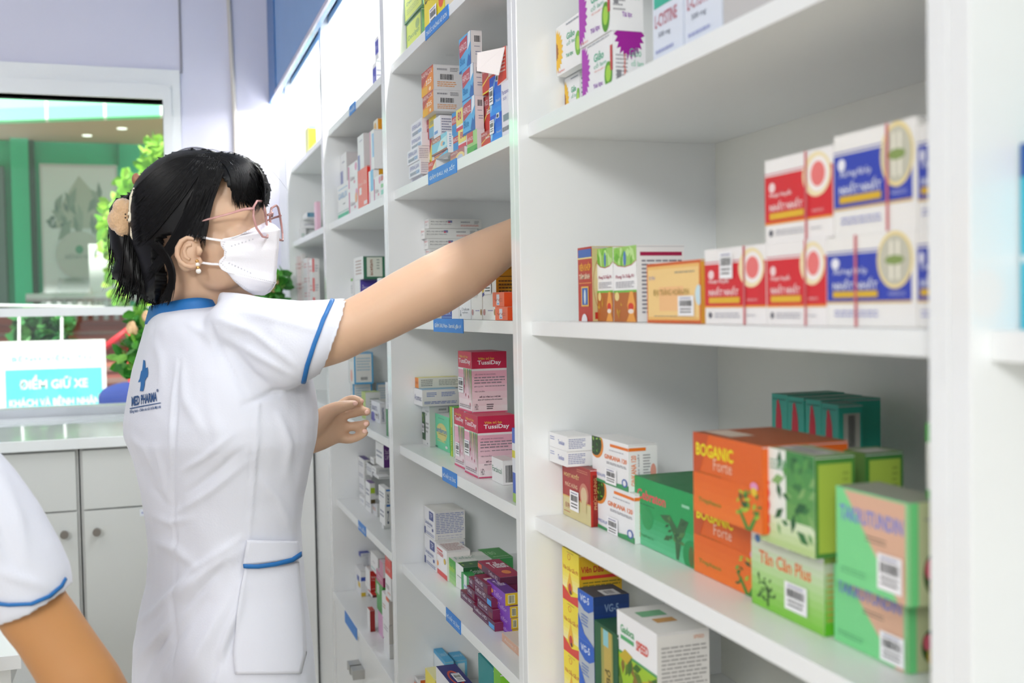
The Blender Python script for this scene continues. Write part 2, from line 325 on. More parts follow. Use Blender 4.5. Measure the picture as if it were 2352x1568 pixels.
# ---------------------------------------------------------------- medicine boxes
TOPZ = {}
INK = '3a3f4c'; LG = '9aa0ab'
def mid(v, d): return v if v is not None else d
def bx(key, lab, a, b, c, top, base, bot=None, X=None, yaw=0, F='f4f5f6', Sd=None, T=None, f=(), s=(), t=(), grp=None, D=None, sticker=None, flap=None, name='medicine_box', n=1, H=None, bulge=0, cat='box', Xmin=.474, bay=None):
    """a,b,c: image columns of far edge, near edge and inner edge; top/bot rows at the near edge"""
    zb = SH[base]+.0004 if base in SH else TOPZ[base]+.0003
    if X is None: X = float(at(b, bot, Z=zb)[0])
    X = min(max(X, Xmin), .70)
    ym = (top+(bot if bot else top+60))/2
    def plane(x): d = ray(x, ym); return np.array([d[1], -d[0]])
    d = ray(b, ym); P = np.array([X, X*d[1]/d[0]])
    if H is None:
        q = ray(b, top); H = CH+q[2]*math.hypot(*P)/math.hypot(q[0], q[1])-zb
        H = max(H, .006)/n
    th = math.radians(yaw); dF = np.array([-math.sin(th), math.cos(th)]); dS = np.array([math.cos(th), math.sin(th)])
    kb = bay if bay is not None else -1 if b > 2400 else 0 if b >= 1222 else 1 if b >= 905 else 2 if b >= 752 else 3
    ylo = Y4+DD-U+kb*U+.002; yhi = Y4+kb*U-.002   # stay inside the compartment
    if P[1] < ylo: P[1] = ylo
    if P[1] > yhi-.03: P = P*(yhi-.03)/P[1]; X = P[0]
    pa = plane(a); W = min(max(-(pa@P)/(pa@dF), .008), .2)
    W = min(W, (yhi-P[1])/math.cos(th))
    if D is None:
        if c is None: D = .05
        else: pc = plane(c); D = -(pc@P)/(pc@dS); D = D if D > 0 else .05
    D = min(D, (.7385-max(X, X-math.sin(th)*W))/max(.3, math.cos(th)))
    D = max(D, .012)
    res = []
    for i in range(n):
        z = zb+i*(H+.0003)
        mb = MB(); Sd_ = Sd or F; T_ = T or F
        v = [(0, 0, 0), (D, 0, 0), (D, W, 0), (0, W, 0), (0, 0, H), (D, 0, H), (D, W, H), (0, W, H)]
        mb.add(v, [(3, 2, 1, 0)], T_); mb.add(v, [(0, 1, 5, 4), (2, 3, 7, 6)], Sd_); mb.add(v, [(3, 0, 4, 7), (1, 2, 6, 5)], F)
        if bulge: # slightly domed lid
            mb.add([(0, 0, H), (D, 0, H), (D, W, H), (0, W, H), (D*.5, W*.5, H+bulge)], [(0, 1, 4), (1, 2, 4), (2, 3, 4), (3, 0, 4)], T_)
        else: mb.add(v, [(4, 5, 6, 7)], T_)
        sd = hash_(key)+i
        put(mb, f, (0, W, 0), (0, -W, 0), (0, 0, H), (-1, 0, 0), sd)
        put(mb, [('r', .0, .975, 1, .985, 'c9c9cc')]+list(s), (0, 0, 0), (D, 0, 0), (0, 0, H), (0, -1, 0), sd+1)
        if not bulge: put(mb, t, (0, 0, H), (D, 0, 0), (0, W, 0), (0, 0, 1), sd+2)
        cx, cy = D/2, W/2
        mb.v = [(p[0]-cx, p[1]-cy, p[2]) for p in mb.v]
        wx = P[0]+cx*dS[0]+cy*dF[0]; wy = P[1]+cx*dS[1]+cy*dF[1]
        o = mb.build(name, loc=(wx, wy, z), rz=th)
        lb = lab
        if n > 1: lb = lab+', '+(('bottom', 'top') if n == 2 else ('bottom', 'middle', 'top') if n == 3 else ('bottom', 'second', 'third', 'top') if n == 4 else tuple('level %d' % (j+1) for j in range(n)))[i]+' of stack'
        tag(o, lb, cat, grp)
        if sticker and i in sticker[5:] or (sticker and len(sticker) == 5):
            fc, u0, v0, u1, v1 = sticker[:5]; m2 = MB()
            O, A, Bv, N = {'F': ((0, W, 0), (0, -W, 0), (0, 0, H), (-1, 0, 0)), 'S': ((0, 0, 0), (D, 0, 0), (0, 0, H), (0, -1, 0)), 'T': ((0, 0, H), (D, 0, 0), (0, W, 0), (0, 0, 1))}[fc]
            put(m2, [('r', u0, v0, u1, v1, 'fbfbfd')], O, A, Bv, N, base=.0016)
            iu, iv = u1-u0, v1-v0
            put(m2, [('b', u0+iu*.12, v0+iv*.48, u1-iu*.12, v0+iv*.78, '222222'), ('l', u0+iu*.15, v0+iv*.12, u1-iu*.15, v0+iv*.42, 2, '555555'), ('l', u0+iu*.15, v0+iv*.82, u1-iu*.15, v0+iv*.95, 1, '8888aa')], O, A, Bv, N, sd+5, base=.0018)
            m2.v = [(p[0]-cx, p[1]-cy, p[2]) for p in m2.v]
            tag(m2.build('price_label', o), 'small white price label with a barcode')
        if flap:
            m3 = MB(); fv = [Vector(q) for q in flap(W, D, H)]; nn = (fv[1]-fv[0]).cross(fv[2]-fv[0]).normalized()*.0005
            k = len(fv); m3.add([q+nn for q in fv]+[q-nn for q in fv], [tuple(range(k)), tuple(range(2*k-1, k-1, -1))]+[(j, j+k, (j+1) % k+k, (j+1) % k) for j in range(k)], 'fbf3f1')
            m3.v = [(p[0]-cx, p[1]-cy, p[2]) for p in m3.v]; tag(m3.build('flap', o), 'raised white cardboard lid flap')
        res.append(o)
    TOPZ[key] = z+H+bulge
    return res[-1]
def hash_(s): return sum(ord(c)*(i+3) for i, c in enumerate(s))
# --- bay nearest the camera, shelf A
yel = [('s', 0, .5, .3, .46, 'f6c21c', 22), ('s', 0, .5, .1, .2, 'a8641c', 12), ('T', .45, .62, .14, 'Giảo', '58b48c', .34), ('t', .45, .5, .1, 'cổ lam', '58b48c', .42), ('e', .92, .42, .12, .24, '74b83a'), ('e', .92, .42, .07, .14, 'b4dc50'), ('T', .42, .25, .09, 'Túi lọc', '3aa878', .3), ('l', .45, .9, .95, .96, 1, LG), ('t', .06, .03, .06, 'Traphaco', 'e05a4a', .3)]
pur = [('s', 0, .52, .28, .56, 'b23ab8', 26), ('T', .4, .6, .17, 'Giảo', '5cb894', .32), ('t', .4, .48, .1, 'cổ lam', '5cb894', .4), ('t', .42, .4, .05, 'Hỗ trợ giấc ngủ', 'e0705c', .4), ('e', .86, .25, .12, .24, '5aa028'), ('e', .86, .27, .08, .15, 'a8d848'), ('T', .38, .1, .1, 'Túi lọc', '9a50b8', .3), ('l', .2, .93, .9, .97, 1, LG), ('t', .05, .02, .05, 'Traphaco', 'e05a4a', .25), ('r', .93, .3, 1, .75, 'c84848')]
pus = [('s', .5, 1, .48, .52, 'a01c98', 24), ('l', .08, .1, .45, .6, 7, 'b0b0b4'), ('t', .5, .55, .16, 'Giảo', '6cc49c', .36), ('t', .55, .38, .12, 'cổ lam', '6cc49c', .38), ('r', .1, .12, .24, .3, '8a8a90'), ('v', .3, .1, .1, 'Traphaco', 'd86a5a', .5)]
bx('y1', 'white tea carton with a yellow sunflower, lower of two, by the divider', 1291, 1331, 1338, 150, 'A', X=.52, bot=250, H=.058, f=yel, s=[('l', .2, .1, .8, .9, 8, LG)])
bx('y2', 'white tea carton with a yellow sunflower, upper of two, by the divider', 1278, 1333, 1340, 60, 'y1', X=.505, bot=160, H=.062, f=yel)
bx('pu1', 'white tea carton with a purple flower, lower of two', 1337, 1408, 1483, 69, 'A', X=.482, bot=200, f=pur, s=pus)
bx('pu2', 'white tea carton with a purple flower, upper of two', 1330, 1402, 1477, -40, 'pu1', X=.480, bot=70, H=.068, f=pur, s=[('l', .08, .3, .45, .8, 7, 'b0b0b4'), ('r', .1, .42, .24, .6, '8a8a90'), ('t', .55, .5, .16, 'Giảo', '6cc49c', .36), ('T', .35, .2, .1, 'Túi lọc', '9a50b8', .3)])
cys = [('r', .05, .42, .78, 1, '3fb79c'), ('f', .15, .48, .6, .9, 9, ['b4602c', 'd89040', 'a84a24', 'e0b050']), ('T', .08, .27, .1, 'L-CYSTINE', 'c07888', .75), ('t', .2, .18, .05, '500 mg', '606878', .4), ('l', .1, .06, .7, .12, 1, 'a8b0d8')]
bx('cy1', 'pale blue carton with a green picture panel, left one', 1499, 1567, None, -120, 'A', X=.482, bot=100, F='e2e9f6', f=cys, D=.09, H=.13)
bx('cy2', 'pale blue carton with a green picture panel, right one', 1572, 1657, None, -120, 'A', X=.482, bot=60, F='e2e9f6', f=cys, D=.09, H=.13)
bx('cy3', 'grey carton with small print right of the pale blue cartons', 1661, 1790, None, -120, 'A', X=.482, bot=10, F='c9c7c6', f=[('l', .3, .2, .9, .35, 2, '9a98a0')], D=.09, H=.13)
# --- shelf B
bx('vk', 'slim red and gold carton with blue band at the left end', 1328, 1360.5, 1446, 565, 'B', X=.50, bot=734, F='b8382c', Sd='c9ba88', T='b9aa72',
   f=[('r', .04, .86, .96, .97, '3f66b4'), ('r', 0, .84, 1, .86, 'e8d48c'), ('T', .1, .68, .12, 'VIÊN KHỚP', 'f2b42c', .8), ('T', .1, .57, .08, 'TÂM BÌNH', 'f0e0c0', .75), ('l', .1, .5, .95, .53, 1, 'e89a50'), ('r', .24, .2, .76, .47, 'e8b850'), ('r', .3, .22, .7, .45, '3a6ab0'), ('e', .5, .33, .07, .1, 'cfe0e8'), ('e', .45, .0, .2, .1, 'e8e8ec')], s=[('r', .06, .03, .94, .12, 'b82c20'), ('o', .5, .5, .48, .49, 'a8542c', .02)])
pf = [('r', 0, .72, 1, 1, '9fd06a'), ('f', .05, .8, .95, .97, 14, ['6fb83a', 'c4e89a', '8ccc50']), ('e', .5, .84, .06, .1, '4a78c0'), ('p', [(0, .8), (.2, .745), (.5, .725), (.8, .745), (1, .8), (1, .6), (0, .6)], 'f8f8f8'), ('p', [(0, .81), (.2, .755), (.5, .735), (.8, .755), (1, .81), (1, .8), (.8, .745), (.5, .725), (.2, .745), (0, .8)], 'b03040'), ('T', .1, .57, .07, 'Phong Tê Thấp PV', 'a8325a', .8), ('l', .1, .45, .9, .54, 4, 'a0a0aa'), ('r', 0, 0, 1, .4, 'b8682c'), ('r', 0, .39, 1, .42, '74c048'), ('e', .15, .34, .1, .06, 'ecd890'), ('p', [(.55, 0), (.68, .1), (.6, .22), (.72, .4), (.85, .4), (.95, .22), (.88, .1), (.97, 0)], 'f0a84c'), ('e', .76, .2, .12, .05, 'd83a2a'), ('e', .76, .14, .12, .03, 'f6e8dc'), ('f', .1, .05, .4, .3, 6, ['c8982c', 'd8b038'])]
bx('ph2', 'upright carton with leaf arc top and knee joint picture, rear of the pair', 1373, 1409, None, 567, 'B', X=.507, bot=738, f=pf, D=.06, F='fafafa')
bx('ph1', 'upright carton with leaf arc top and knee joint picture, beside the printed side', 1410.5, 1463, 1572, 562, 'B', X=.502, bot=738, f=pf, F='fafafa', Sd='f3f1f0',
   s=[('r', .07, .86, .95, .91, 'a81c4c'), ('l', .1, .1, .95, .82, 14, '8a8894')])
bx('dt', 'flat yellow carton with orange border and brown lettering', 1486, 1610, 1620, 595, 'B', X=.487, bot=741, F='d8652c', Sd='e0a038', T='c9402c',
   f=[('r', .02, .05, .98, .95, 'f2c070'), ('r', .03, .1, .97, .9, 'f7d38e'), ('r', .25, .2, .7, .6, 'f6c48a'), ('T', .14, .43, .15, 'ĐẠI TRÀNG HOÀN-P/H', 'a8802c', .66), ('t', .05, .72, .07, '® PH', '7a78c0', .12), ('l', .55, .8, .9, .85, 1, '9a9080'), ('l', .15, .1, .6, .13, 1, '9a9080'), ('e', .97, .45, .06, .16, 'cfe6ee')], sticker=('F', .62, .12, .9, .44))
nn_r = [('r', 0, .24, 1, .80, 'd92631'), ('r', 0, .82, .9, .835, 'd8808c'), ('r', 0, .22, 1, .245, 'f0a030'), ('e', .78, .72, .2, .25, 'f6e6b8'), ('e', .8, .72, .15, .2, 'fbf4f0'), ('e', .8, .72, .1, .14, 'ee7a78'), ('e', .12, .66, .05, .06, 'f8dcdc'), ('T', .08, .53, .08, 'Hoạt Huyết', 'f8dede', .34), ('T', .08, .38, .12, 'NHẤT NHẤT', 'fbe8e8', .5), ('r', .08, .28, .6, .355, 'e6b830'), ('t', .72, .3, .03, 'HASDOC', 'f8dede', .16), ('e', .1, .12, .03, .04, '60606a'), ('l', .18, .08, .6, .16, 2, 'b8b8c0'), ('l', .7, .1, .85, .14, 1, 'c8c8cc')]
nn_b = [('r', 0, .28, .95, .8, '3446b4'), ('r', 0, .82, .9, .835, '6c70b8'), ('r', 0, .255, .95, .28, 'd8b468'), ('e', .78, .7, .19, .3, 'f0dc98'), ('e', .78, .7, .165, .26, 'c8c6b4'), ('r', .73, .5, .76, .9, 'f4f0e0'), ('r', .8, .5, .83, .9, 'f4f0e0'), ('e', .78, .7, .1, .05, '8aa05a'), ('e', .11, .7, .05, .06, 'f0f0fa'), ('T', .08, .56, .09, 'Xương Khớp', 'dce0f4', .4), ('T', .08, .41, .12, 'NHẤT NHẤT', 'e8ecf8', .52), ('r', .08, .32, .6, .39, 'ddb42c'), ('t', .72, .33, .04, 'HASDOC', 'c8ccf0', .18), ('l', .1, .1, .6, .19, 2, 'a8acd8')]
tape = lambda u: [('r', u, 0, u+.03, 1, 'd0686e')]
bx('n1', 'red and white carton with a price label, first of the bottom row', 1619.5, 1760, None, 559, 'B', X=.484, bot=747, f=nn_r+tape(.66), D=.08, F='f6f3f1', sticker=('F', .28, .6, .5, .95))
bx('n2', 'red and white carton, second of the bottom row', 1762, 1899, None, 545, 'B', X=.484, bot=748, f=nn_r+tape(.66), D=.08, F='f6f3f1')
bx('n3', 'blue and white carton of the bottom row', 1900.5, 2106, None, 524, 'B', X=.484, bot=750, f=nn_b+tape(.34), D=.08, F='f4f2ee')
bx('n4', 'blue and white carton of the bottom row cut off by the divider', 2108, 2320, None, 500, 'B', X=.484, bot=752, f=nn_b, D=.08, F='f4f2ee')
bx('m1', 'red and white carton in the upper row', 1757.6, 1914, None, 332, 'n2', X=.486, bot=545, f=nn_r+tape(.62), D=.08, F='f6f3f1')
bx('m2', 'blue and white carton in the upper row', 1916, 2107, None, 266, 'n3', X=.486, bot=520, f=nn_b+tape(.66), D=.08, F='f4f2ee')
bx('m3', 'blue and white carton in the upper row cut off by the divider', 2109, 2330, None, 235, 'n4', X=.486, bot=500, f=nn_b, D=.08, F='f4f2ee')
bx('cy', 'turquoise carton at the right edge of the picture', 2322, 2500, None, 300, 'B', X=.49, bot=760, F='3fc0d8', f=[('r', 0, .82, 1, 1, '2a5ca8'), ('r', 0, .36, 1, .4, 'd8eef4'), ('e', .5, .2, .3, .14, 'd8a890')], D=.1, Xmin=.47)
# --- shelf C
bx('hh', 'dark red and pale gold carton with a brain drawing', 1269.7, 1356.6, 1369, 1079, 'C', bot=1210, F='d9cd96', Sd='b8281c', T='8a2820',
   f=[('r', 0, .38, 1, 1, 'a83230'), ('r', 0, .36, 1, .385, 'd8b060'), ('T', .06, .72, .12, 'HOẠT HUYẾT', 'ecd08c', .55), ('T', .1, .56, .09, 'PHÚC HƯNG', 'e8c0a0', .45), ('e', .78, .52, .16, .2, 'c8806a'), ('e', .78, .5, .11, .15, 'dcc098'), ('r', .7, .2, .86, .42, 'd8c890'), ('t', .1, .16, .1, '® PH', 'b04848', .18), ('l', .05, .08, .28, .11, 1, 'c86a50'), ('l', .55, .88, .92, .95, 2, 'd88a70')],
   s=[('r', .25, .0, .8, .9, '8a1c14'), ('v', .3, .3, .4, 'PHÚC HƯNG', 'c89868', .55)], sticker=('F', .3, .16, .62, .52))
sw = [('t', .5, .35, .3, 'Tanakan', '5868b8', .35), ('l', .06, .5, .3, .8, 2, 'a0a8d0')]
for k, (a_, b_, tp, bt, bs) in enumerate(((1257, 1302, 1037, 1067, 'hh'), (1259, 1303, 1003, 1034, 'w0'))):
    bx('w%d' % k, 'small flat white carton with blue print, '+('lower' if k == 0 else 'upper')+' one on the dark red carton', a_, b_, 1362, tp, bs, X=.49, bot=bt, f=sw, s=[('l', .05, .15, .7, .85, 6, '8088b8')], grp=None)
gk = [('e', .13, .82, .2, .3, 'e89038'), ('e', .1, .84, .18, .27, '2a4420'), ('f', .02, .65, .26, .98, 12, ['3f8028', '6fb83c', '284c1c', '98c850']), ('r', .52, .86, 1, .92, 'f07e28'), ('T', .36, .57, .1, 'GINKANA 120', 'f0803c', .6), ('l', .42, .46, .95, .52, 2, '808088'), ('l', .5, .76, .9, .8, 1, 'b0b0b8'), ('p', [(0, 0), (1, 0), (1, .12), (.85, .12), (.45, .05), (0, .08)], '3f9a60'), ('t', .1, .14, .06, 'MEDILIFE', '5878b8', .28), ('e', .9, .16, .07, .09, '4a68b0'), ('e', .9, .16, .04, .06, 'f0f0f8'), ('r', .06, .16, .1, .2, 'd84040')]
gs_ = [('r', 0, .86, .6, .93, 'f07e28'), ('v', .08, .12, .18, 'GINKANA 120', 'f0905c', .65), ('v', .3, .2, .08, 'HOẠT CHẤT', '70747c', .6), ('l', .5, .3, .75, .8, 8, 'a0a0a6'), ('e', .85, .4, .1, .18, 'f0a898')]
bx('gk1', 'white carton with orange stripe and leaf circle, lower of two', 1366, 1458, None, 1135, 'C', bot=1249, f=gk, s=gs_, D=.07, sticker=('F', .36, -.02, .62, .34))
bx('gk2', 'white carton with orange stripe and leaf circle, upper of two', 1361, 1444, 1510, 1022, 'gk1', X=None, bot=1130, f=gk, s=gs_, sticker=('F', .4, .04, .7, .38))
bx('ceb', 'green carton with red lettering and a root drawing', 1459.6, 1594.7, None, 1136, 'C', bot=1306, F='2ea862', Sd='1f7a44', T='1f7c46', D=.075,
   f=[('g', 0, 0, 1, .45, '66c894', '2fa864', 6), ('r', .0, .45, 1, 1, '22a258'), ('T', .05, .68, .15, 'Cebraton', 'e8405a', .5), ('l', .06, .6, .36, .63, 1, '1c6038'), ('e', .23, .42, .1, .16, '2a9c56'), ('p', [(.45, .55), (.6, .5), (.7, .3), (.72, .02), (.76, .02), (.8, .3), (.86, .45), (.92, .6), (.8, .62), (.74, .45), (.62, .6)], '3c6840'), ('f', .5, .2, .9, .6, 16, ['3a6a3c', '56864a', '2e5a34']), ('e', .97, .15, .14, .22, '1e9450'), ('e', .96, .15, .04, .14, '5c6c34'), ('t', .06, .12, .06, 'Traphaco', '2a8c4c', .28), ('r', .82, .78, .94, .82, '9ad8b4')])
bo = [('p', [(0, .0), (0, 1), (.25, 1), (.1, .5)], 'c85420'), ('g', 0, 0, 1, .5, 'f07c28', 'e86a1c', 5), ('T', .05, .72, .16, 'BOGANIC', 'f4ec1c', .56), ('t', .32, .58, .14, 'Forte', 'f0c8b0', .27), ('l', .08, .5, .45, .53, 1, 'c06820'), ('T', .08, .13, .07, 'Traphaco', '7c8a2c', .35), ('p', [(.78, 0), (.68, .2), (.72, .2), (.82, .03), (.93, .25), (.97, .25), (.86, 0)], '4a8c34'), ('f', .66, .1, .97, .45, 20, ['6aa83c', '3c7c30', '9cc440', '2e6030', 'b4cc3c']), ('e', .9, .52, .05, .05, 'e89ac8'), ('e', .9, .46, .04, .05, 'e8c838')]
bx('bo1', 'orange carton with yellow lettering and herb picture, lower of two', 1595, 1750, None, 1190, 'C', bot=1382, F='e2661c', T='a84a1c', f=bo, D=.085)
bx('bo2', 'orange carton with yellow lettering and herb picture, upper of two', 1593.5, 1751, None, 1025, 'bo1', X=.484, bot=1190, F='e2661c', T='a85220', f=bo, D=.085, t=[('r', .1, .55, .4, .95, 'd8c8b8')])
te = [('e', .45, .62, .2, .26, 'c01c34'), ('s', .42, .8, .14, .16, 'c01c34', 7), ('p', [(.4, 0), (1, 0), (1, .42), (.85, .42)], 'd8d024'), ('t', .5, .05, .16, 'lc', '202020', .2), ('l', .1, .92, .9, .96, 1, '1c7c6c')]
for k, (a_, b_, c_, tp) in enumerate(((1774, 1809.5, None, 908), (1810.5, 1847.7, 1858, 915), (1851, 1887, None, 921), (1888, 1926.6, 1981, 931))):
    nm = ('leftmost', 'second', 'third', 'rightmost')[k]
    bx('te%d' % k, '%s teal carton with red heart shape' % nm, a_, b_, c_ if k == 3 else None, tp, 'C', X=.625, bot=1150, F='2fa894', Sd='2fae98', T='2a8470', f=te, D=.07 if k < 3 else None,
       s=[('r', .2, .5, .9, .9, 'b8bab0'), ('b', .4, .52, .7, .88, '30343a')] if k == 3 else (), n=2)
gr = [('g', 0, 0, 1, .3, 'b8d488', 'e0ecd0', 4), ('g', .5, .3, 1, 1, '6fa858', '3f8a48', 4), ('f', .35, .15, .98, .95, 30, ['3a7a40', '2a6438', '5a9c50', '84b46c']), ('v', .03, .1, .17, 'SECUF', 'e04858', .6), ('l', .2, .78, .5, .9, 3, '8ab8a0')]
bx('tan', 'white to green carton with orange script and price label', 1727.5, 1893, 1920, 1266, 'C', bot=1462, F='f0f3ee', Sd='a8d068', f=[('g', 0, 0, 1, .85, '7cc83c', 'e8f0e0', 9), ('T', .12, .57, .17, 'Tân Cân Plus', 'ec7434', .72), ('f', .1, .12, .38, .42, 22, ['4a7838', '365c2c', '5c8c40']), ('r', .23, .05, .26, .3, '3c5c2c'), ('e', .1, .87, .04, .05, '5888c0'), ('l', .55, .84, .85, .9, 1, 'b0b8a8')],
   s=[('g', 0, 0, 1, .85, '58c01c', 'd4dccc', 6), ('l', .2, .15, .8, .75, 9, 'c0a850')], sticker=('F', .5, .14, .8, .48))
bx('gr1', 'green carton with leaf picture and yellow-green side, front one', 1746, 1872, 1963, 1049, 'tan', X=.49, bot=1262, F='eef2ea', Sd='4c8c3c', T='94a880', f=gr, s=[('r', .08, .05, .92, .92, 'a8c44c'), ('l', .7, .15, .85, .85, 12, '88a040')], t=[('r', .2, .1, .7, .8, 'cfcfcf'), ('b', .3, .2, .6, .7, '8a8a8c')])
bx('gr2', 'green carton with yellow-green side, behind the leaf carton', 1930, 1988, 2075, 1042, 'tan', X=.565, bot=1240, F='5c8c48', Sd='3f8038', T='7c9860', s=[('r', .1, .05, .92, .92, 'a8c44c'), ('l', .7, .2, .85, .85, 10, '88a040')], t=[('r', .1, .1, .8, .7, 'c4c6c0')])
ta = [('p', [(0, 0), (0, 1), (.1, 1), (.85, 0)], '7fdc92'), ('p', [(.1, 1), (1, 1), (1, .0), (.85, 0)], 'e0b498'), ('r', .95, 0, 1, 1, '8cd090'), ('T', .06, .66, .16, 'TAKRUTUNDIN', '7488d4', .86), ('l', .42, .5, .7, .58, 2, '8c7868'), ('r', 0, .98, 1, 1, '84d898'), ('l', .06, .1, .42, .18, 2, '68b880')]
ts = [('r', 0, 0, .18, 1, '74d888'), ('r', .18, 0, 1, 1, 'c4cc9c'), ('e', .5, .3, .22, .2, '3c5c28'), ('e', .42, .35, .1, .1, 'e06478'), ('e', .6, .4, .1, .08, 'f0a8b8'), ('e', .5, .18, .1, .1, 'd8b83c'), ('l', .3, .8, .8, .86, 1, 'a0a890')]
bx('ta1', 'mint and peach carton with blue lettering, lower of two', 1917, 2086, 2190, 1355, 'C', bot=1548, F='84dc96', Sd='c4cc9c', T='b8c8b0', f=ta, s=ts, sticker=('F', .66, .04, .97, .4))
bx('ta2', 'mint and peach carton with blue lettering, upper of two', 1922, 2090, 2195, 1156, 'ta1', X=.488, bot=1350, F='84dc96', Sd='c4cc9c', T='9aa090', f=ta, s=ts, sticker=('F', .6, .08, .92, .44))
bx('ta3', 'cream carton with green ends on the mint and peach cartons', 2128, 2230, None, 985, 'ta2', X=.51, bot=1165, F='dfe2d8', f=[('r', 0, 0, 1, .12, '4cb048'), ('r', 0, .75, 1, 1, '4cb048')], D=.06)
# --- shelf D
yv = [('g', 0, .25, 1, .6, 'f6efb8', 'f4e23c', 5), ('r', 0, .6, 1, 1, 'f0dc2c'), ('p', [(0, 0), (1, 0), (1, .2), (.5, .12), (0, .27)], 'd83428'), ('T', .05, .6, .1, 'Viên Dầu Gấc PV', 'c87428', .9), ('p', [(.45, .6), (.28, .3), (.3, .2), (.45, .14), (.6, .2), (.62, .3)], 'ecb424'), ('e', .46, .27, .1, .1, 'c82c1c'), ('e', .5, .2, .06, .04, '5c2418'), ('o', .42, .87, .09, .06, 'e08830', .2), ('l', .3, .94, .7, .97, 1, 'b8a040')]
bx('yv', 'bright yellow and red carton with an oil drop', 1293, 1331, 1428.6, 1277, 'D', X=.50, bot=1425, F='f4e338', Sd='c9a018', T='c8b020', f=yv, s=[('T', .04, .66, .16, 'Viên Dầu Gấc', 'b02818', .8), ('r', .04, .54, .96, .6, 'c82c20'), ('l', .08, .1, .95, .5, 7, '807018')], n=3)
vg = [('p', [(0, 1), (1, 1), (1, .72), (.7, .62), (.4, .62), (0, .75)], '2c62c4'), ('T', .14, .78, .14, 'VG-5', 'd8e4f8', .6), ('p', [(0, .5), (.4, .15), (1, 0), (0, 0)], '3468cc'), ('l', .2, .3, .65, .55, 4, '6c88c8')]
bx('vg', 'blue and silver carton with white lettering', 1328.8, 1363.8, 1446, 1373, 'D', X=.476, bot=1506, F='b8c0c8', Sd='17366e', T='3c3c48', f=vg, s=[('g', 0, .45, 1, 1, '1c3c7c', '16305f', 3), ('T', .3, .68, .16, 'VG-5', '7088a8', .4), ('e', .4, .4, .3, .1, '8c9080')], t=[('r', .35, .05, .8, .55, 'c8c8cc'), ('b', .45, .15, .7, .45, '707078')], n=3)
bx('gg', 'dark green carton with a gold strip of lettering', 1366.5, 1419, None, 1459, 'D', X=.4745, bot=1570, F='1f5c38', Sd='18482c', T='2a5838', D=.03, f=[('r', .3, .02, .8, .98, '9c9c50'), ('r', .42, .02, .74, .98, 'c0aa54'), ('v', .46, .1, .24, 'Tuần Hoàn Bổ', '5c5428', .6), ('r', .4, .86, .62, .98, '8cc8d0')])
wf = [('r', 0, 0, 1, .52, 'a0c828'), ('r', 0, .5, 1, .53, '4ca060'), ('f', .02, .12, .98, .5, 16, ['c8b028', '5c7c20', '8c6c24', '3c6c20']), ('T', .1, .76, .1, 'Gadoca', '48a868', .35), ('r', .1, .68, .44, .73, '58b070'), ('T', .5, .66, .12, 'SPEED', 'e0503c', .3), ('r', .02, .12, .1, .2, '6a8c30')]
bx('wf', 'white carton with green fruit picture, upper of two', 1419, 1509.6, 1629.4, 1457, 'D', X=.476, bot=1600, F='f2f3f4', Sd='d4d2ce', T='e6e6e4', f=wf, s=[('l', .08, .1, .95, .85, 16, '9c9a98'), ('t', .7, .9, .04, 'SPEED', 'c8783c', .2)], t=[('r', .2, .6, .7, .8, '74b488'), ('r', .3, .35, .7, .5, 'c89858')], n=2)
# ================= bay the nurse reaches into =================
dec = [('r', .06, .06, .94, .94, 'c8d850'), ('T', .15, .5, .16, 'Decolgen', '5c8838', .7), ('l', .15, .2, .85, .42, 3, '8ca848'), ('e', .75, .75, .12, .12, '7c9c3c')]
bx('d1', 'dark green carton with lime panel on the top shelf, lower of two', 927, 969, None, 18, 'T', X=.50, bot=115, F='4c7858', f=dec, D=.06)
bx('d2', 'dark green carton with lime panel on the top shelf, upper of two', 925, 971, None, -40, 'd1', X=.497, bot=20, H=.055, F='4c7858', f=dec, D=.06)
bx('d3', 'bright yellow carton with black lettering on the top shelf', 974, 1021, None, -60, 'T', X=.488, bot=70, H=.105, F='f0dc1c', Sd='dce018', f=[('T', .05, .55, .2, 'Decolgen', '20242c', .85), ('e', .85, .4, .12, .12, 'e86030'), ('e', .4, .9, .3, .08, 'e89038')], D=.07, sticker=('F', .3, .1, .65, .42))
bx('d4', 'pale peach carton right of the yellow one on the top shelf', 1022, 1048, None, -60, 'T', X=.488, bot=40, H=.10, F='eadcb8', f=[('e', .5, .7, .3, .2, 'd8c08c')], D=.06)
# effervescent boxes at the left
ef = [('t', .12, .52, .3, 'EFFERALGAN', '8a8cc0', .76), ('r', .12, .14, .62, .36, 'a4a8b8'), ('t', .64, .12, .26, '500', '5aa0d8', .28)]
es = [('T', .1, .6, .28, 'EFFERALGAN', '4a3c78', 1.2), ('l', .08, .12, .95, .5, 4, 'b0a0b0')]
es2 = [('l', .08, .1, .9, .85, 6, 'b0a0b0')]
for k, (a_, b_, c_, tp, bt, ss) in enumerate(((944, 971, 990, 401, 425, es2), (939, 965.7, 987, 366, 399, es2), (935, 961, 987, 334, 367, es2), (943, 969, 987, 303, 334, ()), (944, 969.7, 975, 269, 303, ()))):
    pos = ('bottom', 'second from bottom', 'middle', 'second from top', 'top')[k]
    bx('ef%d' % k, 'small white and silver-blue tablet carton, %s of the stack by the divider' % pos, a_, b_, c_, tp, 'A' if k == 0 else 'ef%d' % (k-1), X=(.487, .480, .478, .485, .488)[k], bot=bt, F='eeeef6', Sd='efe4e6', T='f0f0f4', f=ef, s=ss, D=None if k < 3 else .035, grp='small effervescent tablet cartons')
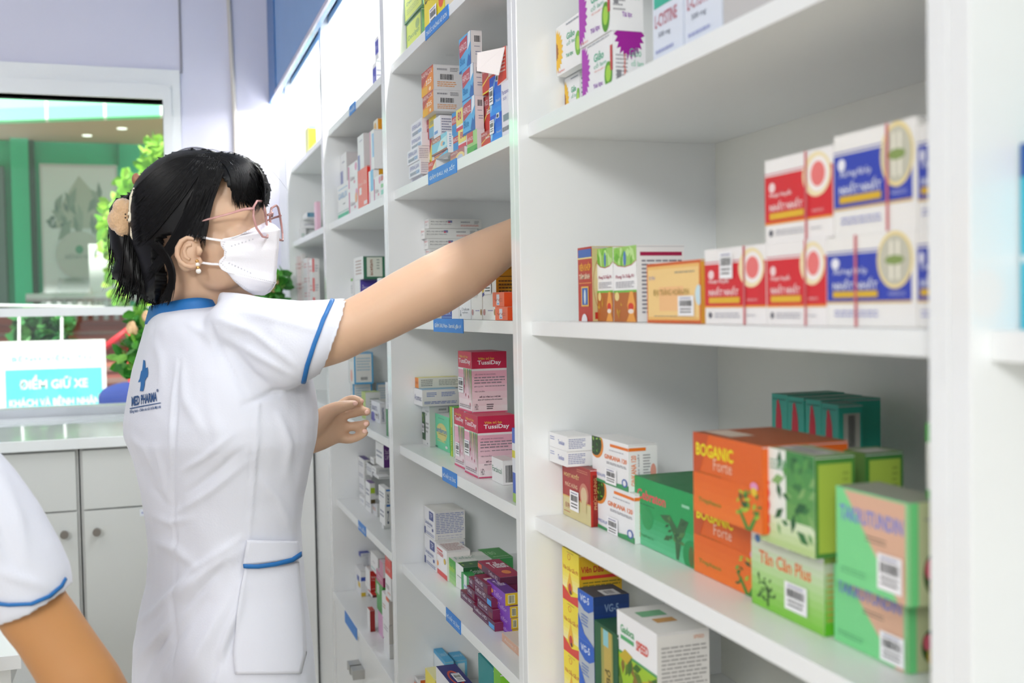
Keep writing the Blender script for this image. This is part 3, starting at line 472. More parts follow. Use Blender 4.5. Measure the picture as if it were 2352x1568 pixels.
hap = lambda c1, c2, c3='f0e060', n='': [('r', 0, .45, 1, 1, c1), ('r', 0, 0, 1, .45, c2), ('p', [(.3, 0), (1, 0), (1, .9), (.62, .5)], c3), ('t', .08, .66, .22, 'HAPACOL', 'f4f0f4', .52)]+([('T', .55, .3, .24, n, 'c83848', .35)] if n else [])
# second column
bx('h0', 'red and yellow tablet carton behind the shelf label', 985, 1002, None, 385, 'A', X=.477, bot=412, f=hap('d84a38', 'e86a48', 'f4e8c0'), D=.05, H=.022)
bx('h1', 'flat carton with red and blue print at the shelf edge', 998, 1030, 1035, 352, 'h0', X=.477, bot=395, f=hap('b8505c', 'd8a868', '78c4e8'), Sd='f4f4f6')
bx('h2', 'small carmine carton behind the light blue one', 979.5, 992, None, 318, 'h0', X=.50, bot=352, f=hap('b03048', 'c84a58'), D=.03)
bx('h3', 'light blue carton with red corner jutting over the shelf edge', 991.7, 1027, 1038.5, 301, 'h1', X=.476, bot=350, F='8cd0e4', Sd='f0f4f8', f=[('r', 0, .7, .6, 1, 'b87868'), ('p', [(.3, 0), (1, .2), (1, .8), (.6, .7)], 'c8ecf0'), ('t', .08, .72, .2, 'HAPACOL', 'f0f0f0', .5), ('e', .7, .45, .1, .15, 'e8c0a0'), ('e', .8, .4, .08, .1, '5cb0d8'), ('r', 0, 0, 1, .1, 'a86858')], s=[('l', .3, .1, .6, .9, 6, '80b0d8')])
bx('h4', 'carmine and yellow tablet carton below the orange ones', 972.7, 1002, None, 262, 'h2', X=.497, bot=306, f=[('r', 0, 0, .45, 1, 'b04048'), ('r', .45, .5, 1, 1, 'ecd048'), ('r', .45, 0, 1, .5, '80b8d8'), ('t', .05, .55, .2, 'HAPACOL', 'f0e0e4', .38), ('t', .5, .6, .2, 'SIERRA', '5890a8', .45)], D=.05)
bx('h5', 'small white carton with fine print under the orange cartons', 996, 1011.6, 1037.6, 264, 'h3', X=.478, bot=300, F='e8ecf6', Sd='e8e4ea', T='f0f0f2', f=[('r', .1, .2, .6, .35, '80a8e0')], s=[('l', .1, .12, .95, .88, 6, '80809a')])
# orange pair
h325 = [('r', 0, .42, 1, 1, 'c05048'), ('p', [(.05, .35), (1, .05), (1, .95), (.55, .7)], 'ee9038'), ('r', 0, 0, .5, .34, 'f0b428'), ('r', .5, 0, 1, .34, 'ec9840'), ('t', .04, .74, .2, 'HAPACOL', 'f4e4e0', .88), ('T', .38, .36, .2, '325', 'fbf0e0', .48), ('e', .72, .14, .08, .08, 'f8e0c0')]
s325 = [('l', .12, .72, .45, .9, 1, '9a9aa0'), ('l', .55, .72, .82, .9, 3, '707078'), ('b', .22, .4, .66, .62, '2a2c30'), ('l', .12, .1, .75, .34, 3, 'e8a060')]
bx('o1', 'white carton with orange-red end, lower of the pair', 971, 995.7, 1066, 204.5, 'h4', X=.485, bot=260, F='e88838', Sd='d9d8da', T='e4e2e2', f=h325, s=s325)
bx('o2', 'white carton with orange-red end, upper of the pair', 968, 995.4, 1065, 147, 'o1', X=.486, bot=203, F='e88838', Sd='d9d8da', T='d8d6d6', f=h325, s=s325)
# third column 80s
h80 = [('r', 0, .0, .4, 1, '3f8cd0'), ('r', 0, .45, .42, .8, 'c84450'), ('r', .4, .3, 1, 1, 'ecdc78'), ('r', .4, 0, 1, .2, 'd83c60'), ('t', .03, .52, .2, 'HAPACOL', 'f4e8ec', .38), ('T', .55, .5, .38, '80', 'c84870', .32)]
bx('k0', 'red carton with rainbow arc right of the blue shelf label', 1034.6, 1067, 1070, 335, 'A', X=.477, bot=372, f=[('r', 0, .5, 1, 1, 'b87070'), ('r', 0, 0, 1, .5, 'd09878'), ('e', .7, .3, .3, .4, 'f0d898'), ('e', .7, .2, .2, .3, 'c8d0e8'), ('t', .05, .7, .2, 'HAPACOL', 'f4ecec', .5)], Sd='f0f0f2')
bx('k1', 'blue, red and yellow child dose carton, lower of two', 1041, 1071, None, 291, 'k0', X=.479, bot=329, f=h80, D=.05)
bx('k2', 'blue, red and yellow child dose carton, upper of two', 1038, 1063.6, None, 245, 'k1', X=.482, bot=285, f=h80, D=.05)
bx('gh', 'small green and red carton under the blue stack', 1073, 1096, 1106, 295, 'A', X=.477, bot=352, F='a8d488', Sd='e8e4e6', f=[('r', 0, .5, .6, 1, 'c85050'), ('r', 0, 0, 1, .35, '58b048'), ('t', .05, .62, .16, 'HAPACOL', 'f4ecec', .6), ('e', .9, .1, .2, .1, '289048')], T='e0e0e0')
# blue stack
hb = [('r', 0, 0, 1, 1, '62b4e8'), ('p', [(0, .8), (.05, .42), (.7, .58), (.72, .95), (.1, .9)], 'c04858'), ('t', .06, .6, .2, 'HAPACOL', 'f0e8f0', .62), ('T', .08, .2, .22, 'Blue', '2a80c0', .42), ('p', [(.65, .1), (.8, .4), (.9, .3), (1, .45), (1, 0), (.8, 0)], '2868b8'), ('p', [(.72, .5), (1, .7), (1, 1), (.8, 1)], 'eaf2fa'), ('r', 0, 0, 1, .06, '2c60b0')]
hs = [('b', .3, .68, .85, .86, '2c2e34'), ('l', .3, .54, .8, .58, 1, '8080a0'), ('l', .4, .3, .9, .44, 2, '9a9ab0')]
bx('b1', 'blue tablet carton with white side, bottom of three', 1063, 1091, 1111, 217, 'gh', X=.478, bot=292, F='62b4e8', Sd='e3dcde', T='dcd8dc', f=hb, s=hs)
bx('b2', 'blue tablet carton with white side, middle of three', 1061.5, 1087.5, 1109.6, 143, 'b1', X=.480, bot=215, F='62b4e8', Sd='e3dcde', T='dcd8dc', f=hb, s=hs)
bx('b3', 'blue tablet carton with white side, top of three', 1054.5, 1081.4, 1107, 69, 'b2', X=.484, bot=142, F='62b4e8', Sd='e3dfe0', T='dcd8dc', f=hb, s=hs)
# red extra stack
he = [('r', 0, 0, 1, 1, 'd0382c'), ('p', [(0, .35), (1, .62), (1, 1), (0, 1)], 'b84444'), ('p', [(0, .3), (1, .74), (1, .78), (0, .38)], 'f0c850'), ('t', .05, .76, .14, 'HAPACOL', 'f4ecec', .62), ('T', .5, .52, .14, 'Extra', 'f8f0f0', .42), ('r', 0, 0, .5, .06, 'e8d040')]
bx('x1', 'red and maroon tablet carton, bottom of three', 1106, 1127, None, 296, 'A', X=.479, bot=350, F='c83a30', f=he, D=.035)
bx('x2', 'red and maroon tablet carton, middle of three', 1109.6, 1128, None, 214, 'x1', X=.494, bot=283, F='c83a30', f=he, D=.05)
bx('x3', 'red and maroon tablet carton, top of three', 1108, 1138.7, None, 135, 'x2', X=.488, bot=211, F='c83a30', f=he, D=.05)
pa = [('g', 0, 0, 1, 1, '3aa0f8', '1c4cd0', 6), ('p', [(.1, .1), (.5, .9), (.45, .9), (0, .3)], 'a8dcf8'), ('r', .55, .82, .8, 1, 'f0f2f4'), ('t', .55, .3, .08, 'Panadol', 'd0e4f8', .4), ('e', .66, .9, .08, .06, '30343c')]
bx('p1', 'bright blue glossy carton, lower of two', 1126.4, 1153, None, 254, 'A', X=.478, bot=318, F='2868e0', f=pa, D=.04, sticker=('F', .02, .35, .4, .85))
bx('p2', 'bright blue glossy carton, upper of two', 1125, 1151, 1163, 164, 'p1', X=.480, bot=251, F='2868e0', Sd='1c48b8', f=pa, D=.05, sticker=('F', .02, .3, .38, .75))
bx('pw', 'white carton with violet print standing against the divider', 1151.8, 1172, None, 180, 'A', X=.478, bot=312, F='f0eef6', f=[('t', .1, .78, .08, 'Partamol', '8078b8', .8), ('t', .2, .68, .05, '325', '8078b8', .4), ('r', .2, .3, .9, .42, '8898a0'), ('b', .1, .12, .9, .2, '60646c')], D=.04)
bx('rt', 'white and red carton with its lid flap open', 1141, 1162, None, 66, 'pw', X=.481, bot=148, H=.05, yaw=8, F='f4e8e8', f=[('p', [(0, 0), (1, .1), (1, 1), (.5, 1)], 'e8503c'), ('l', .3, .3, .9, .8, 5, 'f8d8d0')], D=.05,
   flap=lambda W, D, H: [(0, W, H*.98), (0, W*.1, H*.98), (-.012, 0.0, H*.16), (-.026, W+.012, H*.42), (-.02, W+.022, H*1.0)])
# shelf B, thin white stack and things behind the arm
tw = [('o', .12, .72, .06, .12, 'd84848', .3), ('t', .2, .66, .16, 'Meloxicam', 'e07878', .7), ('l', .15, .3, .7, .5, 2, 'c0c0c4')]
tws = [('t', .04, .6, .2, 'ĐIỀU TRỊ VIÊM KHỚP', '50525a', .32), ('t', .04, .34, .18, 'ĐAU LƯNG, ĐAU THẦN KINH', '60626a', .38), ('r', .36, .58, .44, .82, '7880a8'), ('r', .36, .56, .4, .7, 'c84858'), ('l', .6, .5, .78, .8, 1, 'a0a0a4'), ('l', .86, .45, .96, .8, 3, '808088'), ('l', .6, .18, .94, .38, 2, 'e08074')]
tz = [('B', 704, 4)]
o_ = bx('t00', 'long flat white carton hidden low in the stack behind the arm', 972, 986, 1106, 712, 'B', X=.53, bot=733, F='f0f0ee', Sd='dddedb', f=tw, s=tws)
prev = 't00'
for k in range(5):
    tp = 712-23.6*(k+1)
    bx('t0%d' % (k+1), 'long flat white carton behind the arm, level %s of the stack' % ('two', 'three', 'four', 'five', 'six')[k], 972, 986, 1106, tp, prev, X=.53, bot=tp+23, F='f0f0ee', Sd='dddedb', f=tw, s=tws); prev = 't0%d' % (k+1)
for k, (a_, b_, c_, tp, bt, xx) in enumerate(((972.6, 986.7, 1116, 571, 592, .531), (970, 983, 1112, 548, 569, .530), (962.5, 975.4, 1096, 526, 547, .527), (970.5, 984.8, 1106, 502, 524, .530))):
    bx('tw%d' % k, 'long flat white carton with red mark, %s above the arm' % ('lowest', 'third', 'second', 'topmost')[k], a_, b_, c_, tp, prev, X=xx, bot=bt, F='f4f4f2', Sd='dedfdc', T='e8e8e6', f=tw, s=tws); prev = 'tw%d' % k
bx('sl', 'blue and white carton just under the raised arm', 1014, 1038, 1054, 700, 'B', X=.489, bot=733, F='3a4fa8', Sd='f2f2f4', f=[('t', .3, .3, .24, 'SLOK', 'dfe4f8', .6), ('r', 0, .12, 1, .16, '8cc0f0')])
bx('dp', 'white carton with thermometer mark beside the blue one', 1055, 1081, None, 640, 'B', X=.489, bot=733, f=[('t', .25, .3, .1, 'Dolcon', '90949a', .6), ('t', .25, .18, .1, 'ophen', '90949a', .5), ('e', .12, .15, .05, .05, '8a9098'), ('r', .1, .18, .14, .32, '8a9098')], D=.05, H=.048)
yy = [('p', [(0, .42), (.25, .5), (.6, .75), (.75, 1), (0, 1)], 'ecc81c'), ('p', [(0, .36), (.28, .42), (.28, .45), (0, .42)], '3c3c8c'), ('e', .12, .12, .08, .05, 'c89090'), ('l', .4, .13, .75, .16, 1, '9890c8'), ('e', .9, .12, .07, .05, 'b08850'), ('p', [(.6, .75), (.75, 1), (.78, 1), (.63, .75)], '384050')]
bx('ye1', 'white and yellow carton with price label, left of two', 1081.8, 1107, None, 590, 'B', X=.486, bot=734, f=yy, D=.06, F='f4f4f0', sticker=('F', .12, .38, .6, .66))
bx('ye2', 'white and yellow carton with a dark orange printed side, right of two', 1108, 1139.5, 1186, 584, 'B', X=.484, bot=734, f=yy, F='f4f4f0', Sd='e6a21c', sticker=('F', .2, .4, .7, .68),
   s=[('T', .5, .84, .08, 'Coldren', '6a3c10', .6), ('t', .4, .76, .06, 'paracetamol 500', '6a3c10', .6), ('r', .08, .66, .98, .67, '5c3810'), ('l', .12, .36, .95, .62, 5, '6a4410'), ('r', .08, .52, .98, .525, '5c3810')])
re_ = [('r', .35, .1, .6, .85, 'e4e8f2'), ('e', .48, .2, .06, .05, '4888d0'), ('t', .15, .35, .2, 'VC', 'b86050', .7)]
bx('re1', 'small orange-red carton taped shut, lower of two', 1137.5, 1165.7, 1190, 704, 'B', X=.479, bot=733, F='f47854', Sd='e04c14', f=re_)
bx('re2', 'small orange-red carton taped shut, upper of two', 1131.6, 1158, 1186, 670, 're1', X=.481, bot=699, F='f47854', Sd='e04c14', f=re_)
# shelf C
bx('acy', 'white carton with dark green leaf corner and open lid', 955.7, 986.8, 1030, 932, 'C', bot=1026, F='f0f2f0', Sd='dde0dc', T='e8e8e4', f=[('r', 0, .12, .45, .8, '305c38'), ('f', .02, .45, .42, .8, 10, ['a8c850', '284c2c']), ('t', .5, .82, .06, 'Glucosyte 200', '7c847c', .42), ('t', .5, .74, .06, 'CAP', '7c847c', .2), ('l', .5, .3, .9, .6, 3, 'b0b4b0'), ('e', .7, .06, .04, .02, '40484c')], s=[('l', .5, .85, .9, .95, 1, '9aa09a')], sticker=('F', .08, .3, .36, .52))
bx('ace', 'flat white carton with blue print and blue lettered end', 950.5, 970, 1054, 895.5, 'acy', X=.50, bot=929, F='f2f4f6', Sd='e2e3e2', T='8cc0e0', f=[('t', .1, .3, .35, 'Acemuc', '3c4c88', .8)], s=[('l', .12, .55, .4, .85, 3, '5878c0'), ('l', .52, .55, .9, .85, 3, '5878c0'), ('l', .05, .12, .94, .3, 2, '4868b8')])
bx('ora', 'thin carton with orange end on top of the blue printed carton', 950.5, 961.4, 1054, 868, 'ace', X=.503, bot=893, F='f08c2c', Sd='e0dfd0', T='e8e070', f=[('t', .15, .4, .25, 'ALPHA', 'b85820', .7)], s=[('l', .06, .15, .35, .85, 4, '707470'), ('l', .5, .2, .98, .8, 4, '8a9080')])
bx('amb', 'mint green carton with a pale yellow sun circle', 998.6, 1032, None, 959, 'C', bot=1040, F='74dfae', T='e6e8e6', D=.045, f=[('e', .5, .5, .36, .26, 'e8e08c'), ('p', [(.2, .3), (.85, .22), (.85, .02), (.2, .1)], '74dfae'), ('l', .2, .2, .8, .42, 3, 'e8e08c'), ('T', .14, .48, .15, 'ambron', '4898cc', .7), ('t', .3, .42, .05, 'ambroxol 30mg', '50685c', .5), ('l', .3, .88, .7, .91, 1, '58907c'), ('r', .03, .02, .22, .06, '387868'), ('e', .82, .12, .08, .04, 'f0f4f0')])
bx('gy', 'thin green and yellow striped carton next to the cough tablets', 1033, 1043.5, None, 936, 'C', bot=1050, F='68c040', f=[('r', .3, 0, .55, 1, 'e0e048'), ('r', .75, 0, 1, 1, 'e4f0f0'), ('v', .32, .1, .16, 'Giloba', '58a030', .5)], D=.05)
tu = [('g', 0, .0, 1, .72, 'f4eef0', 'e8a4bc', 7), ('r', 0, .72, 1, 1, 'c8244c'), ('r', 0, .695, 1, .725, 'f4f0f2'), ('t', .1, .88, .06, 'Viên trị ho', 'ecd838', .62), ('T', .06, .78, .1, 'TussiDay', 'f4e4ea', .86)]+[('p', [(u_, .72), (u_+.06, .72), (u_+.05, q_)], c_) for u_, q_, c_ in ((.4, .45, '3c8c38'), (.5, .3, '5cb04c'), (.6, .38, 'b8c860'), (.7, .28, '3c8c38'), (.82, .2, '48983c'), (.92, .1, '68b050'))]+[('e', u_, v_, .02, .03, 'c04868') for u_, v_ in ((.45, .42), (.55, .28), (.75, .26), (.86, .14))]+[('r', 0, 0, 1, .03, 'd84878'), ('l', .1, .06, .9, .12, 2, '8c8088')]
tus = [('g', 0, 0, 1, .7, 'efeae9', 'e0a0b4', 6), ('r', 0, .72, 1, 1, 'c0224a'), ('r', 0, .69, 1, .725, 'e4dcde'), ('t', .18, .86, .055, 'Viên trị ho', 'ecd838', .46), ('T', .16, .77, .09, 'TussiDay', 'f2e8ec', .68), ('t', .08, .62, .03, 'LIỀU DÙNG VÀ CÁCH DÙNG:', '504858', .6), ('l', .06, .47, .94, .6, 3, '8c8088'), ('t', .06, .42, .03, 'BẢO QUẢN:', '504858', .26), ('l', .36, .42, .94, .45, 1, '8c8088'), ('t', .06, .34, .03, 'TIÊU CHUẨN:', '504858', .3), ('T', .2, .25, .03, 'ĐỂ XA TẦM TAY TRẺ EM', '403848', .6), ('T', .15, .2, .03, 'ĐỌC KỸ HƯỚNG DẪN SỬ DỤNG', '403848', .7), ('t', .06, .05, .1, 'HD:', '6c6068', .1), ('l', .4, .05, .6, .15, 3, '403c44'), ('r', 0, 0, 1, .02, 'd05078')]
bx('ts1', 'crimson and pale pink cough tablet carton, lower left one', 1044.6, 1067.3, None, 944, 'C', bot=1077, F='ece0e4', Sd='e8d0d8', T='cc3858', f=tu, D=.06, sticker=('F', .15, .18, .55, .42))
bx('ts2', 'crimson and pale pink cough tablet carton, lower right one', 1068, 1098, 1184, 956, 'C', bot=1097.6, F='ece0e4', Sd='e8d0d8', T='cc3858', f=tu, s=tus, sticker=('F', .02, .3, .42, .56))
bx('ts3', 'crimson and pale pink cough tablet carton, alone on top', 1053.7, 1084.3, 1164, 808.7, 'ts1', X=.50, bot=944, F='ece0e4', Sd='e8d0d8', T='c4486a', f=tu, s=tus, sticker=('F', .02, .3, .42, .56))
bx('far', 'small white carton with green lettering and barcode end', 1130, 1155, 1186, 1058, 'C', bot=1113.8, F='f4f4f4', Sd='e6e4e4', T='ece8e6', f=[('t', .06, .42, .24, 'Farzincol', '4c8c6c', .85)], s=[('b', .2, .1, .85, .8, '3c3c40')])
bx('bg', 'blue, yellow and green carton edge beside the divider', 1177, 1190, None, 986, 'C', X=.477, bot=1117, F='4a6ac8', f=[('r', 0, .4, 1, .8, 'e4e8f0'), ('r', 0, .0, 1, .12, 'a0c860'), ('r', 0, .6, 1, .7, 'd8d040')], D=.02)
# shelf D
mi = [('r', .48, .62, .88, .92, '3a4a90'), ('t', .56, .68, .18, 'TP', 'e8ecf8', .22), ('t', .08, .4, .14, 'Linadoxine', '6878b0', .7), ('l', .3, .32, .6, .37, 1, '8890b8'), ('r', 0, .02, .12, .26, '3a4a90'), ('s', .8, .3, .08, .07, '3a4a90', 4), ('l', .2, .04, .95, .16, 2, '7c88b0')]
mis = [('l', .04, .22, .96, .95, 12, '7080b4'), ('t', .1, .12, .05, 'ĐỂ XA TẦM TAY TRẺ EM', '6070a8', .8), ('t', .1, .03, .05, 'ĐỌC KỸ HƯỚNG DẪN', '6070a8', .8)]
mit = [('r', .02, .5, .2, .95, '3a4a90'), ('r', .7, .1, .95, .4, '3a4a90'), ('l', .2, .1, .7, .5, 3, '7884a8'), ('b', .4, .5, .7, .85, '8088a0')]
bx('mi1', 'white cube carton with navy print, lower of two', 975.7, 1002, 1069, 1245, 'D', bot=1314, f=mi, s=mis, F='eeeff1', Sd='dcdcda', T='e2e2e0')
bx('mi2', 'white cube carton with navy print, upper of two with domed lid', 972, 998.6, 1068, 1176, 'mi1', X=None, bot=1241, f=mi, s=mis, F='f0f1f3', Sd='dedddb', T='e6e6e2', bulge=.003)
bx('cet', 'white carton with red bands and a yellow circle', 1002.9, 1027, 1080.6, 1267, 'D', bot=1334, F='f6f5f5', Sd='e4e0de', T='e8e4e2', f=[('r', 0, 0, 1, .17, 'e05050'), ('r', .05, .85, .6, .91, 'd86868'), ('T', .05, .68, .13, 'CETIRIZIN', 'e07070', .6), ('o', .8, .6, .1, .1, '404038', .2), ('e', .8, .6, .09, .09, 'ecc848'), ('e', .12, .36, .1, .09, 'f0a04c')], t=[('l', .1, .1, .9, .9, 6, 'b07c74')])
bx('fe', 'green carton with yellow script and a white printed top', 1025.7, 1047, 1130, 1291, 'D', bot=1347, F='62b848', Sd='dfe4e0', T='dfe2dc', f=[('g', 0, 0, 1, 1, 'b8e098', '3fa038', 6), ('t', .08, .5, .25, 'Fefasdin', 'c8dc20', .8)], t=[('t', .1, .3, .3, 'Fefasdin', '78a090', .7), ('r', .6, .0, 1, .5, 'd0d8d0')])
bx('te18', 'large flat green and white carton at the back of the antihistamines', 1098, 1128, 1179, 1283, 'D', X=.60, bot=1350, F='d8dcd8', Sd='3a8c4c', T='46a04c', t=[('t', .1, .35, .3, '180', 'a8d8a0', .4), ('l', .2, .1, .9, .2, 1, 'b8d8b0')])
bx('ce2', 'white carton with dark green leaf top, lower of two', 1045.7, 1064.3, 1114, 1332, 'D', bot=1360, F='f2f4f2', Sd='285c38', T='2c5c38')
bx('ce1', 'white carton with dark green leaf top, upper of two', 1045.7, 1064.3, 1114, 1303, 'ce2', X=None, bot=1331, F='f2f4f2', Sd='285c38', T='2f6038', s=[('t', .3, .4, .35, 'Cetirizine', 'c8d8c8', .6)], t=[('f', .0, .3, .6, .95, 10, ['8cb850', 'a8c860']), ('r', .0, .85, 1, 1, 'e4e8e0')])
bx('gre', 'green striped carton with white gap before the purple cartons', 1060, 1077, 1100, 1327, 'D', bot=1374, F='48a868', Sd='40a058', T='3c9c54', f=[('r', .35, 0, .75, 1, 'e8f0ee'), ('r', .3, .4, 1, .5, 'b0c8e0')])
pu_ = lambda t, e, w=.6: [('t', .05, .42, .4, t, 'ece4f0', w), ('r', .74, .08, .98, .6, e), ('l', .06, .12, .7, .28, 1, '9a7498')]
F5 = dict(F='61284f', Sd='7c2c50', T='8c1c44')
def thin(key, lab, a, b, c, top, bot, base, X, txt, e, **k):
    return bx(key, lab, a, b, c, top, base, X=X, bot=bot, f=pu_(txt, e), t=[('r', .1, .4, .5, .6, 'd8c8d0')], **F5, **k)
thin('bd', 'thin plum carton lying low in front of the plum stack, orange corner', 1058.6, 1097, None, 1388, 1407, 'D', None, 'Telfast BD', 'e85c30', D=.05)
thin('q1', 'thin plum carton with blue tag, lowest at the shelf edge', 1087, 1136.6, None, 1430, 1450, 'D', None, 'Telfast HD', '58a8e8', D=.055)
thin('q2', 'thin plum carton with blue tag, second from bottom', 1097, 1132, None, 1400, 1424, 'q1', None, 'Telfast HD', '7c3048', D=.06)
thin('q3', 'thin plum carton with blue tag, third from bottom', 1091, 1129.4, None, 1371, 1396, 'q2', None, 'Telfast HD', '48a0e8', D=.06)
thin('q4', 'thin plum carton with pink top, fourth from bottom', 1090, 1120, None, 1344, 1366, 'q3', None, 'Telfast HD', '7c3048', D=.06)
thin('r2', 'thin plum carton squeezed behind the blue tagged ones, lower', 1073, 1090, None, 1358, 1379, 'bd', None, 'Telfast', '7c3048', D=.05)
thin('r1', 'thin plum carton squeezed behind the blue tagged ones, upper', 1077, 1089, None, 1333, 1354, 'r2', None, 'Telfa', '7c3048', D=.05)
bx('tb', 'broad plum and crimson carton lying flat on the plum stack', 1098.6, 1148.6, 1200, 1326, 'q4', X=None, bot=1343, F='61284f', Sd='5c2440', T='a82450', f=[('r', 0, .2, .18, .8, 'e86038'), ('t', .5, .3, .5, 'Telfast BD', 'e8dce8', .4)], t=[('T', .2, .5, .35, 'Telfast', 'f0e8ee', .75), ('e', .55, .25, .2, .1, 'e8884c')])
tf = [('t', .38, .2, .4, 'Telfor', 'd8b8ec', .45), ('e', .22, .4, .1, .22, 'ecaa5c'), ('e', .3, .42, .06, .16, 'ecaa5c')]
pb = None
for k, (a_, b_, c_, tp, bt, xx) in enumerate(((1136.6, 1176.6, 1190, 1446, 1466, None), (1130, 1174.3, 1190, 1420, 1445, None), (1129.4, 1171.4, 1190, 1393, 1419, None), (1119.4, 1160.6, 1190, 1363, 1391, None))):
    bx('tf%d' % k, 'violet carton with yellow end, %s of four by the divider' % ('bottom', 'second', 'third', 'top')[k], a_, b_, c_, tp, pb or 'D', X=xx, bot=bt, F='8444c0', Sd='d8b420', T='6c3494', f=tf, s=[('r', .2, .15, .75, .85, 'e8e4c0'), ('b', .25, .2, .7, .8, '30302c')], t=[('T', .2, .5, .35, 'Telfor', 'e4d8ec', .7)]); pb = 'tf%d' % k
bx('be', 'peach carton at the shelf edge cut off by the divider', 1153.7, 1196, None, 1491, 'D', bot=1511, F='dcae94', T='f0e0d4', f=[('t', .15, .35, .35, 'Acnotin 5', 'f4e8e0', .6)], D=.03)
# shelf E
bx('su1', 'tall white carton with orange stripe and black lettering, front one', 934, 960.6, 983, 1543, 'E', X=.50, bot=1640, F='f4f2f0', Sd='f4f2f0', T='e4e2e0', f=[('T', .1, .62, .12, 'SUCRALFATE', '3c3c40', .75), ('r', 0, .2, 1, .55, 'e8702c')], s=[('r', .25, 0, .75, .97, 'd8641c')], t=[('l', .1, .2, .9, .8, 3, '909090')])
bx('su2', 'tall white carton with orange stripe and black lettering, rear one', 963, 985.7, 1007, 1534, 'E', X=.52, bot=1630, F='f4f2f0', Sd='f4f2f0', T='dcdad8', f=[('T', .1, .62, .12, 'SUCRALFATE', '3c3c40', .75)], s=[('r', .25, 0, .75, .97, 'd8641c')], t=[('l', .1, .2, .9, .8, 3, '909090')])
sp = dict(F='e8f0f4', Sd='6cc0e4', T='3fa8d8', f=[('e', .5, .3, .4, .3, '58b4dc'), ('r', 0, .9, 1, 1, '48a8d8')], s=[('r', .2, 0, .8, .9, 'cfe4ec')], t=[('t', .1, .4, .25, 'Sorbitol 30', 'c0e4f0', .8)])
bx('sp1', 'tall light blue and white carton with lettered top, left one', 992, 1023.4, 1043, 1520, 'E', X=.53, bot=1630, **sp)
bx('sp2', 'tall light blue and white carton with lettered top, right one', 1017, 1047, 1073.7, 1517, 'E', X=.56, bot=1630, **sp)
bx('ny', 'navy carton with red arc and price label near the bottom edge', 1003, 1047, 1095, 1585, 'E', X=.478, bot=1640, F='e8e6ea', Sd='2c2c74', T='2e2f7a', t=[('o', .45, .45, .3, .3, 'c84838', .25)], sticker=('T', .35, .25, .75, .6))
bx('yl', 'small pale yellow carton beside the navy one', 978, 1000, None, 1562, 'E', X=.477, bot=1640, F='ecdc58', T='f0ecb0', D=.05)
bx('tl', 'teal carton with white lettering near the bottom edge', 1100, 1134, None, 1535, 'E', X=.49, bot=1650, F='1c8c90', T='2a9ca0', D=.06, f=[('T', .1, .55, .14, 'OSCOM', 'd8f0f0', .8)])
bx('gn', 'lime green carton beside the teal one', 1135, 1150, None, 1545, 'E', X=.485, bot=1650, F='78c030', D=.05, f=[('T', .1, .6, .12, 'Yumi', '20382c', .8)])
# ================= bay in front of the far arm =================
bb = [('r', .1, .25, 1, .85, '4a4cb8'), ('t', .15, .45, .2, 'Tottri', 'd8d8f4', .6)]
bx('tt1', 'white and indigo carton on the top shelf, lower of two', 855, 864, 875, 140, 'T', X=.50, bot=186, f=bb, s=[('l', .1, .2, .9, .8, 4, 'a8a8b8')])
bx('tt2', 'white and indigo carton on the top shelf, upper of two', 861, 870, 885, 93, 'tt1', X=.50, bot=138, f=bb, H=.05)
bx('va', 'white and teal carton at the left end of its row', 775.8, 801, None, 413, 'A', X=.485, bot=493, D=.05, f=[('r', 0, 0, 1, .18, '58c4a0'), ('r', 0, .22, 1, .235, '58b49c'), ('t', .08, .6, .16, 'GARLIX', '78b0e0', .8), ('l', .1, .84, .9, .9, 1, '9cc0e0'), ('l', .5, .4, .7, .45, 1, '606870')])
bx('wt1', 'tall white carton behind, above the teal one', 781, 796, 822, 348, 'va', X=None if False else .50, bot=415, Sd='d6d0d2', T='a08c7c', f=[('r', .0, 0, .4, .5, '8c94c0'), ('l', .3, .7, .7, .8, 1, 'a0a4b8')])
pk = [('r', 0, .1, .12, .95, 'e090b8'), ('e', .85, .8, .12, .15, 'e8a8c8'), ('t', .2, .35, .16, 'Gabax', 'a89098', .5), ('r', .6, .2, .75, .3, 'e8a0b8')]
bx('pk1', 'white and pale pink carton, lower left one', 801.5, 823, None, 427, 'A', X=.483, bot=486, D=.05, f=pk+[('e', .8, .6, .12, .2, 'f0b088')])
bx('pk2', 'white and pale pink carton, upper left one', 800, 821, None, 367, 'pk1', X=.484, bot=427, D=.05, f=pk)
bx('rd', 'coral red carton with two white stickers', 822, 844, 852.6, 379.5, 'A', X=.483, bot=473, F='f08478', Sd='e82c20', f=[('t', .1, .6, .09, 'Bonu - Glo', 'fadcd8', .8), ('r', .15, .38, .4, .56, 'f8f0f0'), ('r', .62, .1, .95, .19, 'f8e8e8')])
bx('wt2', 'tall white carton on the coral red one', 821.5, 835.4, 850.5, 305, 'rd', X=.484, bot=379, Sd='d8d4d6', T='b0a49c', f=[('r', 0, 0, .35, .45, '9498c4'), ('l', .3, .8, .8, .86, 1, 'a8a8c0')])
bx('lb', 'light blue and pink striped carton', 847, 858, None, 388, 'A', X=.483, bot=464, D=.05, f=[('r', .4, .4, 1, 1, '8cccf0'), ('r', 0, 0, .3, .4, 'f0c8d8')])
bx('pt', 'tall white carton with pink and blue stripes under the orange ones', 849.5, 859, None, 296, 'lb', X=.484, bot=386, D=.05, f=[('r', 0, 0, .25, 1, 'f0b8cc'), ('r', .6, .3, 1, .9, 'a0ccf0')])
bx('pf', 'white and pale pink carton at the front, right one', 859, 874.7, None, 400, 'A', X=.479, bot=456, D=.05, f=pk)
